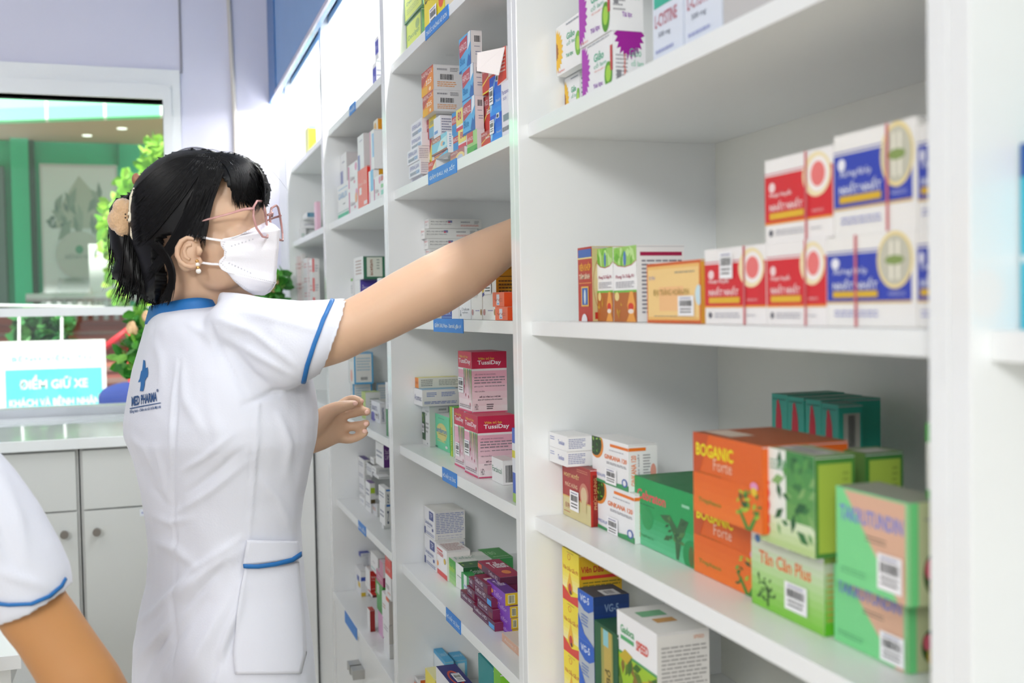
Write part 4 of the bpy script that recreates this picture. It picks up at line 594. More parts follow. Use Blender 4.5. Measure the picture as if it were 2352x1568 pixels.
bx('gr', 'small pale green striped carton against the divider', 875.2, 893, None, 395, 'A', X=.479, bot=450, D=.04, f=[('r', 0, .5, 1, .66, 'a0dca8'), ('r', 0, .2, 1, .4, '98d8c8'), ('r', 0, .8, .6, 1, 'd08080')])
og = [('r', 0, 0, .5, .4, 'a8b8d8'), ('e', .4, .7, .3, .2, 'ecc080')]
bx('og1', 'orange carton with pale front, lower of two', 861, 869.5, 893, 334, 'pf', X=.495, bot=398, F='ece4d8', Sd='dfa010', f=og)
bx('og2', 'orange carton with pale front, upper of two', 858, 868.4, 893, 271, 'og1', X=.495, bot=333, F='ece4d8', Sd='e89c10', f=og)
# B
bx('pr0', 'white carton under the violet one, mostly behind the arm', 815, 827.5, 866, 690, 'B', X=.50, bot=722)
bx('pr', 'violet carton with white end under the green one', 815, 827.5, 868.6, 642, 'pr0', X=.50, bot=674, Sd='5040a0', T='5848a0', s=[('t', .12, .45, .3, 'Pracetam', 'd0c8ec', .55), ('r', .78, 0, .98, .5, 'b8c8a0')])
bx('wg0', 'white carton below the green-topped one by the divider', 791, 809, None, 690, 'B', X=.52, bot=722, D=.04)
bx('wg', 'white carton with a green-yellow top corner', 790, 810.7, None, 639, 'wg0', X=.52, bot=690, D=.04, f=[('r', .2, .88, 1, 1, '70c040'), ('l', .2, .3, .8, .7, 4, 'b0c0b8')])
bx('wr0', 'white carton beside the violet one, lower', 867, 874, None, 690, 'B', X=.49, bot=724, D=.04)
bx('wr', 'white carton beside the violet one, upper', 867, 874, 892, 638, 'wr0', X=.49, bot=690, s=[('l', .3, .3, .9, .8, 3, 'a0b8d0')])
bx('ac', 'dark green carton with vertical brown lettering', 813, 834.6, 884, 588, 'pr', X=.50, bot=640, Sd='2f6c50', T='3c7c5c', f=[('l', .2, .2, .8, .9, 5, 'c0a8a0')], s=[('r', .16, .1, .88, .95, 'd4d8cc'), ('v', .3, .15, .14, 'acetam', '8c5030', .7), ('l', .62, .4, .75, .9, 4, '8c9890')])
# C
bf = dict(F='e8ece8', Sd='3fa8dc', T='a8c8d8', f=[('e', .5, .25, .2, .2, 'e8b0a0'), ('l', .2, .7, .8, .8, 2, 'b8c8c0')], s=[('r', .08, .05, .92, .95, 'dfe0dc'), ('l', .15, .4, .85, .85, 5, '98b8c8'), ('b', .35, .12, .7, .22, '707478')])
bx('bf1', 'white carton with bright blue border, lower left one', 797, 810.7, 855, 877.5, 'C', bot=940, **bf)
bx('bf2', 'white carton with bright blue border, upper left one', 798, 813, 857, 809.6, 'bf1', X=.51, bot=875, **bf)
bx('bf3', 'white carton with bright blue border, right one at the back', 859.6, 865.7, 890.7, 874, 'C', X=.60, bot=950, **bf)
bx('gw', 'white and lime carton next to the fingertips', 831, 840, 874, 901, 'C', bot=962, F='b8cc78', Sd='e4e8e4', s=[('l', .3, .4, .9, .8, 4, 'a0b0a8')])
bx('lu', 'white carton with violet wave and blue lettering', 853, 873, 886.4, 925.7, 'C', bot=972.5, F='eceef4', Sd='ecedf0', f=[('t', .08, .55, .22, 'LUNGASTIC', '4c5890', .6), ('e', .2, .2, .3, .25, '6c68b8')], s=[('v', .3, .1, .4, 'LUNGASTIC', '3c4c80', .7)], sticker=('F', .45, .15, .85, .5))
bx('wn', 'narrow white and green carton against the divider', 886.2, 896, None, 879, 'C', X=.478, bot=985, F='eceef2', f=[('r', 0, 0, .5, .5, '4c8c5c'), ('v', .5, .5, .4, 'MUCO', '60607c', .3)], D=.03)
# D
def ws(key, lab, a, b, c, tp, bt, base, X=None, **k):
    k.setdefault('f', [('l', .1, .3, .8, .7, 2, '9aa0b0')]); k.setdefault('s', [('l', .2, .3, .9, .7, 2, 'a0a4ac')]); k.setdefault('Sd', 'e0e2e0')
    return bx(key, lab, a, b, c, tp, base, X=X, bot=bt, **k)
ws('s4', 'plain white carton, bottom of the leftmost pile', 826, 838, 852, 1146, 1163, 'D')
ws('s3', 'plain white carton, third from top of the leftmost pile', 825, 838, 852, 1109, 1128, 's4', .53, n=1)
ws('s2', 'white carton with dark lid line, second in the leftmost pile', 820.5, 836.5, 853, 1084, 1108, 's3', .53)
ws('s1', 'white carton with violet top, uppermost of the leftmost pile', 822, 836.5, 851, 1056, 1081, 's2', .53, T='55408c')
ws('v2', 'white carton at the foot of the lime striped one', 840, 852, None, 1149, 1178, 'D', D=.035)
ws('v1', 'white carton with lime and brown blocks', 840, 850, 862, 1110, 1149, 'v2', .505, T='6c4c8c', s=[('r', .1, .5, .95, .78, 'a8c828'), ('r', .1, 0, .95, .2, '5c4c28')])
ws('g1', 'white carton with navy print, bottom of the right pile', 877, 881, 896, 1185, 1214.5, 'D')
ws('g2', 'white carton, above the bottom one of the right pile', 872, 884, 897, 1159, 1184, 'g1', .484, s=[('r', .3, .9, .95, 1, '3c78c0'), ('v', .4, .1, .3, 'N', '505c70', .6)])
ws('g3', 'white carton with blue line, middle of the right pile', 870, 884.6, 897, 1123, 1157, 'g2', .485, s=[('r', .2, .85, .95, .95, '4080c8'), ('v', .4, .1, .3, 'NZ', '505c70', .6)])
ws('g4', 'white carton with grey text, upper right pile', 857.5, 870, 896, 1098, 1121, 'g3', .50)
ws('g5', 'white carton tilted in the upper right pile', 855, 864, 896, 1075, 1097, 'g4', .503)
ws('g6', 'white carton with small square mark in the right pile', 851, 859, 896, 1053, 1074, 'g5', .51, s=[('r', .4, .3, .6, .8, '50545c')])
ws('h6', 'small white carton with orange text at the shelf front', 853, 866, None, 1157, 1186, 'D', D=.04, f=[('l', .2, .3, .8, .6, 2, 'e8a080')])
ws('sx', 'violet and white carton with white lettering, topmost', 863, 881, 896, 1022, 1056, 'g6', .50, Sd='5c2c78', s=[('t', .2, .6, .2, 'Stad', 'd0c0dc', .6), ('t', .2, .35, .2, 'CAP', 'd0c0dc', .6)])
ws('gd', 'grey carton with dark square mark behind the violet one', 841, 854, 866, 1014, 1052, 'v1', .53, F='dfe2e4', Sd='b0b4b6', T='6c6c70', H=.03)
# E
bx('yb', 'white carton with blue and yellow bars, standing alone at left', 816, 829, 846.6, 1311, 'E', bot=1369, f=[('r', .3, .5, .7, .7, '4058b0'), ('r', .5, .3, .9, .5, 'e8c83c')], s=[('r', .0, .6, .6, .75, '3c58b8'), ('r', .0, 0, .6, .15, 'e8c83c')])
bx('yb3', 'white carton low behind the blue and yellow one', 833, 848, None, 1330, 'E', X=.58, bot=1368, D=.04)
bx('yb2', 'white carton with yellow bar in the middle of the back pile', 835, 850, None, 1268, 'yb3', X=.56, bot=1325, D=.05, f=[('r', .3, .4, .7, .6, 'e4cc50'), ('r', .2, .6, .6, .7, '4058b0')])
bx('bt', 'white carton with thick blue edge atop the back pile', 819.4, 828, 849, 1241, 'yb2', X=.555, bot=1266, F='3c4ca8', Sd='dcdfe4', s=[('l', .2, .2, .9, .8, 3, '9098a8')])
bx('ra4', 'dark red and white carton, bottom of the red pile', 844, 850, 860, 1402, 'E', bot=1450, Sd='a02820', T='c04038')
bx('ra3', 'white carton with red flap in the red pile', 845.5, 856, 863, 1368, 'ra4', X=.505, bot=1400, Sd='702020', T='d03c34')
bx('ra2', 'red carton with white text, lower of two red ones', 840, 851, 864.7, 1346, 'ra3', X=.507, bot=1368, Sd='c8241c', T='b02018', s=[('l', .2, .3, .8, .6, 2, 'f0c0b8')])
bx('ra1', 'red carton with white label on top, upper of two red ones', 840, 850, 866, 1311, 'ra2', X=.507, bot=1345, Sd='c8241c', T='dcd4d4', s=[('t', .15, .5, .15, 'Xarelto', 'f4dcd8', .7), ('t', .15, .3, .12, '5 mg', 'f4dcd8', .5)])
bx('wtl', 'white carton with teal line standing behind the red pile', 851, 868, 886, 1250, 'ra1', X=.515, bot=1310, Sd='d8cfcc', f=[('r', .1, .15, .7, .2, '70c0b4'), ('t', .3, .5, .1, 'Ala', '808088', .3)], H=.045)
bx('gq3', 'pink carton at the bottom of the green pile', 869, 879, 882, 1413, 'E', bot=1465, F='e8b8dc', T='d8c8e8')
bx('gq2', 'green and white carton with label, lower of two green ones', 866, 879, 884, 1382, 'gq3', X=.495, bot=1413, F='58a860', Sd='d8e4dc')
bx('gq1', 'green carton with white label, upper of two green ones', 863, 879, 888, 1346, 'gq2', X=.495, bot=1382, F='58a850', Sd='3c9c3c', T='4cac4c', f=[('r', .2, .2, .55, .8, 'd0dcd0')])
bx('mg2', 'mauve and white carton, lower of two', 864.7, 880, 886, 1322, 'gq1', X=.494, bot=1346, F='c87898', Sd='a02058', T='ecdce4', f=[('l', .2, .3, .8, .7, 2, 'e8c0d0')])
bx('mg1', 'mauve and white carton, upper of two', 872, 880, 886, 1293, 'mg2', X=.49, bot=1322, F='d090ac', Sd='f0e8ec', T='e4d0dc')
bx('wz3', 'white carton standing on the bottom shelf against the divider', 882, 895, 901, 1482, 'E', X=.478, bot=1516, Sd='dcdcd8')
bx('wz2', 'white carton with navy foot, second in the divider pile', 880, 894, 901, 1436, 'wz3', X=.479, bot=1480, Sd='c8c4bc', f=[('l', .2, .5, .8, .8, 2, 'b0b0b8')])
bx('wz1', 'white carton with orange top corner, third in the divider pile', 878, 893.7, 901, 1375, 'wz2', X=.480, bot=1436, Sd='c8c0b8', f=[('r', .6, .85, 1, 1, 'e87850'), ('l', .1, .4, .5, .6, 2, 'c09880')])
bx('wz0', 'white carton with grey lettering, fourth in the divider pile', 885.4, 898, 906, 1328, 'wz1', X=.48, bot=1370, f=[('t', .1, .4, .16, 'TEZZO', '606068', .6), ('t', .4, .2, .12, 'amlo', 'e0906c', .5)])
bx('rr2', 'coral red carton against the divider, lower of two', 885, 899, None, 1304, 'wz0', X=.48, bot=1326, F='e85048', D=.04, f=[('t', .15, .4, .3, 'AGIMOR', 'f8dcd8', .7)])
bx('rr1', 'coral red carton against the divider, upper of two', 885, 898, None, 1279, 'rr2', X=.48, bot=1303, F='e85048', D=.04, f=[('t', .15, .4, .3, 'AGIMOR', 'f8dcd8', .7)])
# ================= far bay =================
bx('fy', 'bright yellow bag-like carton with green rim on the far top shelf', 700, 709, 727, 289, 'T', X=.50, bot=340, F='f0f0a0', Sd='f2ec1c', T='58c490', s=[('r', 0, .93, 1, 1, '60c898')])
bx('fa1', 'white carton with green corner, bottom of the far pile', 680, 690, 703, 527, 'A', X=.50, bot=545, s=[('l', .2, .3, .8, .6, 2, '70a890')])
bx('fa2', 'white carton with fine print, second in the far pile', 683, 693, 728, 508, 'fa1', X=.50, bot=527, s=[('l', .2, .3, .8, .6, 2, '9090a8')])
bx('fa3', 'white carton with teal-blue panel, on the far pile', 693, 705, 730, 486, 'fa2', X=.50, bot=508, s=[('r', .05, .15, .95, .85, '2a7ca0'), ('l', .2, .3, .9, .7, 2, 'b8d4e0')])
bx('fa4', 'white and pink carton against the divider on the far shelf', 722, 727, 735, 465, 'A', X=.48, bot=520, F='f4c8dc', H=.09)
k_ = 0
for a_, b_, c_, tp, nn_, clr in ((673, 683, 694, 592, 3, 'e8dcdc'), (686, 694, 702, 583, 3, 'eceae8'), (697, 707, 714, 592, 4, 'f0e4e6'), (711, 718, 734, 594, 3, 'e8e8e6')):
    k_ += 1
    bx('fb%d' % k_, 'white carton in the far bay, %s column' % ('leftmost', 'second', 'third', 'rightmost')[k_-1], a_, b_, c_, tp, 'B', X=.49+.0*k_, bot=705, F='f2f0f0', Sd=clr, n=nn_, f=[('l', .2, .3, .8, .7, 2, 'e0a0a0')], s=[('l', .2, .3, .8, .7, 2, 'c8a0a0')] if k_ != 4 else [('r', 0, .3, .3, 1, 'e87878'), ('l', .4, .3, .8, .7, 3, 'a0a0a8')])
# ---------------------------------------------------------------- people
SKIN = mat('d0ac90', .42, name='skin', sss=.12, bump=.04, bscale=160)
SKIN2 = mat('bd8856', .45, name='skin_tan', sss=.12, bump=.04, bscale=160)
HAIR = mat('08080a', .42, name='black_hair', spec=.22)
COAT = mat('d9dce7', .62, name='white_uniform_cloth', bump=.12, bscale=420, sheen=.2)
BLUE = mat('1c6bb0', .55, name='blue_trim_cloth', bump=.1, bscale=400)
def proj(P):
    v = np.asarray(P)-EYE; z = v@_fw; return np.stack([1176+FPX*(v@_R)/z, 784-FPX*(v@_U)/z], -1)
def fuse(mb, name, vox, m, it=6, parent=None, disp=None, fac=.5):
    o = mb.build(name+'_raw')
    md = o.modifiers.new('r', 'REMESH'); md.mode = 'VOXEL'; md.voxel_size = vox; md.adaptivity = 0
    if it: sm = o.modifiers.new('s', 'SMOOTH'); sm.factor = fac; sm.iterations = it
    bpy.context.view_layer.update(); dg = bpy.context.evaluated_depsgraph_get()
    me = bpy.data.meshes.new_from_object(o.evaluated_get(dg)); old = o.data; bpy.data.objects.remove(o); bpy.data.meshes.remove(old)
    me.name = name; me.materials.clear(); me.materials.append(m)
    n = len(me.vertices)
    if disp:
        co = np.empty(n*3); me.vertices.foreach_get('co', co); co = co.reshape(-1, 3)
        nr = np.empty(n*3); me.vertices.foreach_get('normal', nr); nr = nr.reshape(-1, 3)
        co = co+nr*disp(co, nr)[:, None]; me.vertices.foreach_set('co', co.ravel())
    me.polygons.foreach_set('material_index', [0]*len(me.polygons)); me.polygons.foreach_set('use_smooth', [True]*len(me.polygons)); me.update()
    o = bpy.data.objects.new(name, me); COL.objects.link(o)
    if parent: o.parent = parent
    return o
def A(x, y, Y): return Vector(at(x, y, Y=Y))
def chain(mb, pts, rad, m='ffffff', n=16, sub=4, flat=1):
    """smooth tapered limb through joints"""
    P = [Vector(p) for p in pts]; out = []; R = []
    for i in range(len(P)-1):
        p0 = P[max(i-1, 0)]; p1 = P[i]; p2 = P[i+1]; p3 = P[min(i+2, len(P)-1)]
        for k in range(sub):
            t = k/sub; t2 = t*t; t3 = t2*t
            out.append(.5*((2*p1)+(p2-p0)*t+(2*p0-5*p1+4*p2-p3)*t2+(3*p1-p0-3*p2+p3)*t3)); R.append(rad[i]*(1-t)+rad[i+1]*t)
    out.append(P[-1]); R.append(rad[-1])
    mb.tube(out, R, m, n=n, flat=flat)
    mb.ell(out[0], (R[0],)*3, m, nu=n, nv=8); mb.ell(out[-1], (R[-1],)*3, m, nu=n, nv=8)
def ringE(c, ax, ay, rx, ry, n=40, p=2.0):
    out = []
    for k in range(n):
        t = 2*math.pi*k/n; cx, sy = math.cos(t), math.sin(t)
        out.append(c+ax*(rx*math.copysign(abs(cx)**(2/p), cx))+ay*(ry*math.copysign(abs(sy)**(2/p), sy)))
    return out
def bvh_of(o): me = o.data; return BVHTree.FromPolygons([v.co.copy() for v in me.vertices], [tuple(p.vertices) for p in me.polygons])
# ---- head frame
HO = A(447, 573, 1.60); hy = math.radians(-24); hp = math.radians(7)
hx = Vector((math.cos(hy)*math.cos(hp), math.sin(hy)*math.cos(hp), math.sin(hp))); hl = Vector((-math.sin(hy), math.cos(hy), 0)); hu = hx.cross(hl)
def W3(x, y, z): return HO+hx*x+hl*y+hu*z
def HL(px, py, yl):
    d = Vector(ray(px, py)); e = Vector(EYE); t = ((HO+hl*yl-e).dot(hl))/d.dot(hl); q = e+d*t-HO; return q.dot(hx), q.dot(hu)
def HP(px, py, yl): x, z = HL(px, py, yl); return W3(x, yl, z)
HM = Matrix((hx, hl, hu)).transposed()
# ---- body surface
b = MB(); W_ = 'ffffff'
def HE(px, py, yl, r, M=None): b.ell(HP(px, py, yl), r, W_, M=HM if M is None else M, nu=28, nv=18)
HE(462, 488, 0, (.083, .068, .078)); HE(512, 498, 0, (.062, .063, .068)); HE(512, 560, 0, (.050, .060, .075)); HE(530, 618, 0, (.043, .050, .045)); HE(572, 652, 0, (.022, .024, .018))
HE(542, 450, 0, (.034, .054, .045)); HE(566, 478, -.018, (.013, .022, .009)); HE(566, 478, .018, (.013, .022, .009))
for s in (-1, 1): HE(541, 550, s*.031, (.027, .024, .03)); HE(508, 618, s*.036, (.04, .02, .03))
chain(b, [HP(584, 490, 0), HP(598, 512, 0), HP(617, 536, 0)], [.009, .008, .010]); HE(609, 541, -.010, (.008, .006, .006)); HE(609, 541, .010, (.008, .006, .006))
HE(596, 580, 0, (.012, .024, .006)); HE(595, 592, 0, (.012, .02, .007))
for s in (-1, 1): HE(433, 578, s*.071, (.017, .009, .028), HM @ Matrix.Rotation(math.radians(18), 3, 'Y')); HE(447, 603, s*.070, (.009, .008, .010))
NB = A(462, 735, 1.62)
chain(b, [HP(452, 560, 0), A(463, 640, 1.60), A(468, 690, 1.61), NB], [.054, .05, .052, .062], n=28)
# trunk core, pelvis, legs
fa = math.radians(19); fwd = Vector((math.cos(fa), math.sin(fa), 0)); lft = Vector((-math.sin(fa), math.cos(fa), 0)); UPV = Vector((0, 0, 1))
rows = [(708, 380, 510), (718, 354, 552), (734, 340, 600), (760, 331, 640), (800, 321, 672), (850, 308, 694), (900, 298, 706), (960, 286, 712), (1000, 287, 710), (1050, 306, 700), (1130, 326, 686), (1200, 337, 679), (1260, 344, 682), (1330, 341, 690), (1400, 323, 697), (1480, 307, 706), (1568, 303, 713), (1700, 298, 722), (1850, 292, 732)]
def torso_rings(shr, rows=rows, wide=1.42):
    R = []
    for i, (y, xl, xr) in enumerate(rows):
        pl, pr_ = A(xl, y, 1.6), A(xr, y, 1.6); e = (pr_.x-pl.x)/2; c = (pl+pr_)/2
        q = math.sqrt(math.cos(fa)**2+(wide*math.sin(fa))**2); f_ = e/q-shr; w_ = wide*e/q-shr
        if y < 740: w_ = min(w_*1.02, .17)
        R.append(ringE(c, fwd, lft, f_, w_, p=2.2))
    return R
b.loft(torso_rings(.016, rows[1:]), W_)
hipc = (A(303, 1568, 1.6)+A(713, 1568, 1.6))/2
for s in (-1, 1):
    h = hipc+lft*(s*.085)+Vector((0, 0, -.02)); chain(b, [h, Vector((h.x+.02, h.y, .47)), Vector((h.x-.01, h.y, .09)), Vector((h.x+.0, h.y, .05)), Vector((h.x+.15, h.y+.04, .035))], [.085, .058, .04, .036, .028])
# right arm
RS = A(570, 785, 1.50)
arm = [(RS, .044), (A(670, 788, 1.465), .041), (A(760, 770, 1.455), .0395), (A(810, 750, 1.455), .0375), (A(860, 727, 1.455), .039), (A(930, 689, 1.455), .0415), (A(1000, 654, 1.455), .0435), (A(1060, 620, 1.455), .0415), (A(1120, 583, 1.455), .036), (A(1172, 552, 1.457), .0295), (A(1225, 522, 1.46), .024), (A(1250, 508, 1.465), .0235)]
chain(b, [p for p, r in arm], [r for p, r in arm], n=28)
# far arm
LS = NB+lft*.125+fwd*.03+Vector((0, 0, -.055)); LE = A(500, 1045, 1.75); LW = A(712, 1002, 1.66)
chain(b, [LS, (LS+LE)/2, LE, LE*.5+LW*.5, LW], [.05, .045, .042, .038, .027], n=24)
# far hand: palm to the camera
YH = 1.65
def hnd(pts, rad): chain(b, [A(x, y, YH+d) for x, y, d in pts], rad, n=12, sub=5)
b.loft([ringE(A(x, y, YH), UPV, Vector((0, 1, 0)), r, t, n=20, p=2.4) for x, y, r, t in ((700, 1003, .027, .018), (722, 996, .030, .017), (745, 983, .033, .015), (768, 972, .033, .0145), (784, 971, .029, .012), (792, 971, .024, .009))], W_)
hnd([(718, 985, -.008), (742, 958, -.014), (766, 940, -.020), (792, 932, -.024), (812, 928, -.024)], [.017, .0155, .011, .0088, .0068])
hnd([(775, 940, .0), (797, 922, .004), (814, 918, -.004), (826, 922, -.012)], [.0105, .0085, .0078, .0068])
hnd([(780, 953, -.002), (806, 949, -.004), (830, 944, -.012), (843, 945, -.022)], [.0090, .0078, .0074, .0066])
hnd([(780, 979, -.002), (806, 979, -.004), (828, 976, -.012), (841, 972, -.022)], [.0086, .0076, .0072, .0064])
hnd([(778, 1004, 0), (802, 1008, -.004), (822, 1003, -.010), (838, 994, -.018)], [.009, .0074, .0066, .0056])
# reaching hand behind the divider
def rp(a_, b_, c_): return arm[-1][0]+Vector((a_, b_, c_))
b.loft([ringE(rp(a_, 0, .25*a_), Vector((0, 0, 1)), Vector((0, 1, 0)), r, t, n=20) for a_, r, t in ((0, .022, .02), (.03, .030, .016), (.06, .036, .014), (.085, .035, .012))], W_)
for k in range(4):
    z_ = .03-.02*k; L_ = (.07, .078, .072, .056)[k]
    chain(b, [rp(.075, 0, .02+z_), rp(.075+L_*.5, .008, .028+z_), rp(.075+L_*.8, .02, .024+z_), rp(.075+L_, .034, .016+z_)], [.0095, .0085, .0078, .0065], n=12)
chain(b, [rp(.02, -.01, .022), rp(.05, -.026, .045), rp(.085, -.03, .052), rp(.105, -.022, .05)], [.014, .012, .0095, .0075], n=12)
nurse = fuse(b, 'person', .0024, SKIN, it=5)
tag(nurse, 'nurse in white uniform and face mask reaching with one arm into the shelving', 'person')
# ear relief, eye, nails on the same skin mesh would be lost in fusing: small extra parts
m = MB()
for s in (-1,):
    pts = [(452, 556), (444, 548), (430, 546), (417, 554), (408, 570), (407, 586), (414, 600), (426, 609), (440, 612), (452, 610), (458, 600), (455, 590)]
    m.tube([HP(x, y, -.081+.004*abs(i-4)/4) for i, (x, y) in enumerate(pts)], [.0022, .003, .0036, .0038, .0038, .0036, .0034, .0034, .0036, .0045, .0045, .003], SKIN, n=10)
    m.tube([HP(x, y, -.080) for x, y in ((440, 562), (429, 564), (423, 576), (426, 590), (436, 596))], [.002, .0028, .003, .003, .002], SKIN, n=8)
    m.tube([HP(x, y, -.079) for x, y in ((455, 566), (458, 576), (456, 586))], [.003, .0045, .003], SKIN, n=8)
m.build('ear', nurse, smooth=True)
m = MB()
for s in (-1, 1):
    x_, z_ = HL(561, 494, -.03)
    m.ell(W3(x_-.006, s*.03, z_), (.0115,)*3, mat('f2efec', .2)); m.ell(W3(x_+.0025, s*.0305, z_), (.0045, .0055, .0055), mat('1c120c', .1), M=HM)
    m.tube([W3(x_-.004, s*.043, z_+.002), W3(x_+.003, s*.037, z_+.0065), W3(x_+.006, s*.028, z_+.0075), W3(x_+.005, s*.02, z_+.004)], [.001, .0016, .0016, .001], mat('14100e', .5), n=6)
m.build('eye', nurse, smooth=True)
m = MB(); NAIL = mat('f0c4b4', .2)
for x, y, d in ((816, 926, -.0315), (843, 946, -.0265), (841, 973, -.0265), (838, 990, -.0225), (830, 921, -.016)):
    m.ell(A(x, y, YH+d), (.0042, .0022, .0036), NAIL)
m.build('fingernails', nurse, smooth=True)
m = MB(); x_, z_ = HL(452, 600, -.082); GO = mat('d8a868', .2, .9); PEARL = mat('f0ece4', .1)
for k, (q, r_, mm) in enumerate(((0, .0026, GO), (-.0045, .0028, PEARL), (-.009, .0028, GO), (-.0135, .0036, PEARL))): m.ell(W3(x_+.001, -.0835, z_+q), (r_,)*3, mm)
m.build('earring', nurse, smooth=True)
# ---- hair
def poly_in(P, x, z):
    c = False; j = len(P)-1
    for i in range(len(P)):
        if (P[i][1] > z) != (P[j][1] > z) and x < (P[j][0]-P[i][0])*(z-P[i][1])/(P[j][1]-P[i][1])+P[i][0]: c = not c
        j = i
    return c
outer = [(600, 478), (611, 466), (615, 445), (614, 425), (606, 400), (590, 378), (565, 362), (535, 353), (500, 351), (470, 345), (440, 346), (405, 352), (375, 366), (345, 390), (325, 415), (312, 445), (306, 480), (306, 520), (312, 560), (328, 600), (342, 650), (348, 690), (372, 702)]
inner = [(390, 682), (402, 655), (406, 630), (396, 605), (398, 575), (412, 552), (436, 544), (458, 552), (474, 545), (478, 525), (470, 505), (477, 482), (490, 458), (503, 432), (510, 408), (520, 396), (538, 404), (553, 425), (566, 448), (580, 468)]
OL = [HL(x, y, 0) for x, y in outer]; PL_ = OL+[HL(x, y, 0) for x, y in inner]
OLs = np.array(OL)
def dist_out(x, z, L=OLs):
    p = np.array([x, z]); a_ = L[:-1]; d_ = L[1:]-a_; t = np.clip(((p-a_)*d_).sum(1)/(d_*d_).sum(1), 0, 1); return np.sqrt((((a_+d_*t[:, None])-p)**2).sum(1).min())
def thick(d, T=.079, R=.088): q = 1-min(d/R, 1); return T*math.sqrt(max(0, 1-q**2.2))
def pillow(P, fn, m, h=.0026):
    xs_ = [p[0] for p in P]; zs_ = [p[1] for p in P]; nx = int((max(xs_)-min(xs_))/h)+2; nz = int((max(zs_)-min(zs_))/h)+2
    idx = {}; F = []; V = []
    def vid(i, k, s):
        if (i, k, s) not in idx:
            x = min(xs_)+i*h; z = min(zs_)+k*h; idx[(i, k, s)] = len(V); V.append(W3(x, s*fn(x, z), z))
        return idx[(i, k, s)]
    cell = {(i, k) for i in range(nx) for k in range(nz) if poly_in(P, min(xs_)+(i+.5)*h, min(zs_)+(k+.5)*h)}
    for (i, k) in cell:
        F.append((vid(i, k, -1), vid(i+1, k, -1), vid(i+1, k+1, -1), vid(i, k+1, -1))); F.append((vid(i, k+1, 1), vid(i+1, k+1, 1), vid(i+1, k, 1), vid(i, k, 1)))
        for di, dk, e0, e1 in ((-1, 0, (0, 0), (0, 1)), (1, 0, (1, 1), (1, 0)), (0, -1, (1, 0), (0, 0)), (0, 1, (0, 1), (1, 1))):
            if (i+di, k+dk) not in cell: F.append((vid(i+e0[0], k+e0[1], -1), vid(i+e1[0], k+e1[1], -1), vid(i+e1[0], k+e1[1], 1), vid(i+e0[0], k+e0[1], 1)))
    mb = MB(); mb.add(V, F, m); return mb
hm = pillow(PL_, lambda x, z: thick(dist_out(x, z)), HAIR)
tail = [(322, 430), (300, 446), (272, 458), (258, 480), (256, 530), (262, 575), (272, 600), (262, 625), (266, 640), (288, 655), (312, 672), (336, 688), (354, 700), (376, 690), (386, 650), (365, 600), (340, 540), (330, 480)]
TLp = [HL(x, y, 0) for x, y in tail]; TLn = np.array(TLp+TLp[:1])
hm2 = pillow(TLp, lambda x, z: .036*math.sqrt(max(0, 1-(1-min(dist_out(x, z, TLn)/.03, 1))**2)), HAIR)
hm.add(hm2.v, hm2.f, HAIR)
rh = random.Random(3)
def strand(pts, mode='head', rad=.0009, jit=0, sgn=-1, lift=.0015):
    out = []; n = 11
    P = [(x+rh.gauss(0, jit), y+rh.gauss(0, jit)) for x, y in pts]
    for i in range(n):
        t = i/(n-1)
        if len(P) == 3: x = (1-t)**2*P[0][0]+2*t*(1-t)*P[1][0]+t*t*P[2][0]; y = (1-t)**2*P[0][1]+2*t*(1-t)*P[1][1]+t*t*P[2][1]
        else: x = (1-t)**3*P[0][0]+3*t*(1-t)**2*P[1][0]+3*t*t*(1-t)*P[2][0]+t**3*P[3][0]; y = (1-t)**3*P[0][1]+3*t*(1-t)**2*P[1][1]+3*t*t*(1-t)*P[2][1]+t**3*P[3][1]
        if mode == 'head':
            yl = 0
            for _ in range(3):
                lx, lz = HL(x, y, sgn*yl); yl = thick(dist_out(lx, lz))+lift
            out.append(W3(lx, sgn*yl, lz))
        else:
            yl = mode if not callable(mode) else mode(t); lx, lz = HL(x, y, yl); out.append(W3(lx, yl, lz))
    hm.tube(out, [rad*(.5+.8*math.sin(math.pi*min(1, .15+.85*i/(n-1))))if i < n-1 else rad*.15 for i in range(n)], HAIR, n=4, cap=False, flat=.6)
for i in range(330):   # crown to clip
    q = rh.random(); strand([(468+rh.uniform(-12, 14), 362+rh.uniform(-6, 8)), (425-55*(1-q), 352+115*q), (318+rh.uniform(-6, 6), 440+130*q)], jit=2, rad=rh.uniform(.0007, .0014))
for i in range(300):   # parting down and back over the ear
    q = rh.random(); strand([(488+rh.uniform(-20, 22), 362+rh.uniform(-3, 24)), (486-40*q+rh.uniform(-10, 10), 450), (446-46*q, 530+15*q), (408-70*q+rh.uniform(-12, 8), 560+90*q)], jit=2, rad=rh.uniform(.0007, .0013))
for i in range(150):   # temple
    q = rh.random(); strand([(506+rh.uniform(-10, 6), 392), (505-14*q, 430), (478-15*q, 480), (472-38*q, 540+14*rh.random())], jit=2.2, rad=rh.uniform(.0005, .0011))
for i in range(230):   # fringe
    q = rh.random()**.7; ex = 545+68*q
    strand([(478+rh.uniform(-10, 30), 355+rh.uniform(-2, 8)), (530+70*q, 348+12*rh.random()), (ex+6, 400+20*rh.random()), (ex+rh.uniform(-5, 2), 440+45*rh.random()**.5)], jit=1.5, rad=rh.uniform(.0006, .0011))
for i in range(90):    # sparse fringe towards the temple
    q = rh.random(); strand([(490, 362), (520+10*q, 366), (535+18*q, 400), (540+22*q, 425+55*rh.random())], jit=2.5, rad=.0006)
for i in range(60):    # fringe wraps to the far side
    q = rh.random(); strand([(500, 354), (585, 356), (614, 420), (606+8*q, 466+12*rh.random())], mode=lambda t, q=q: -.01+.05*q*t, jit=1.2, rad=.0009)
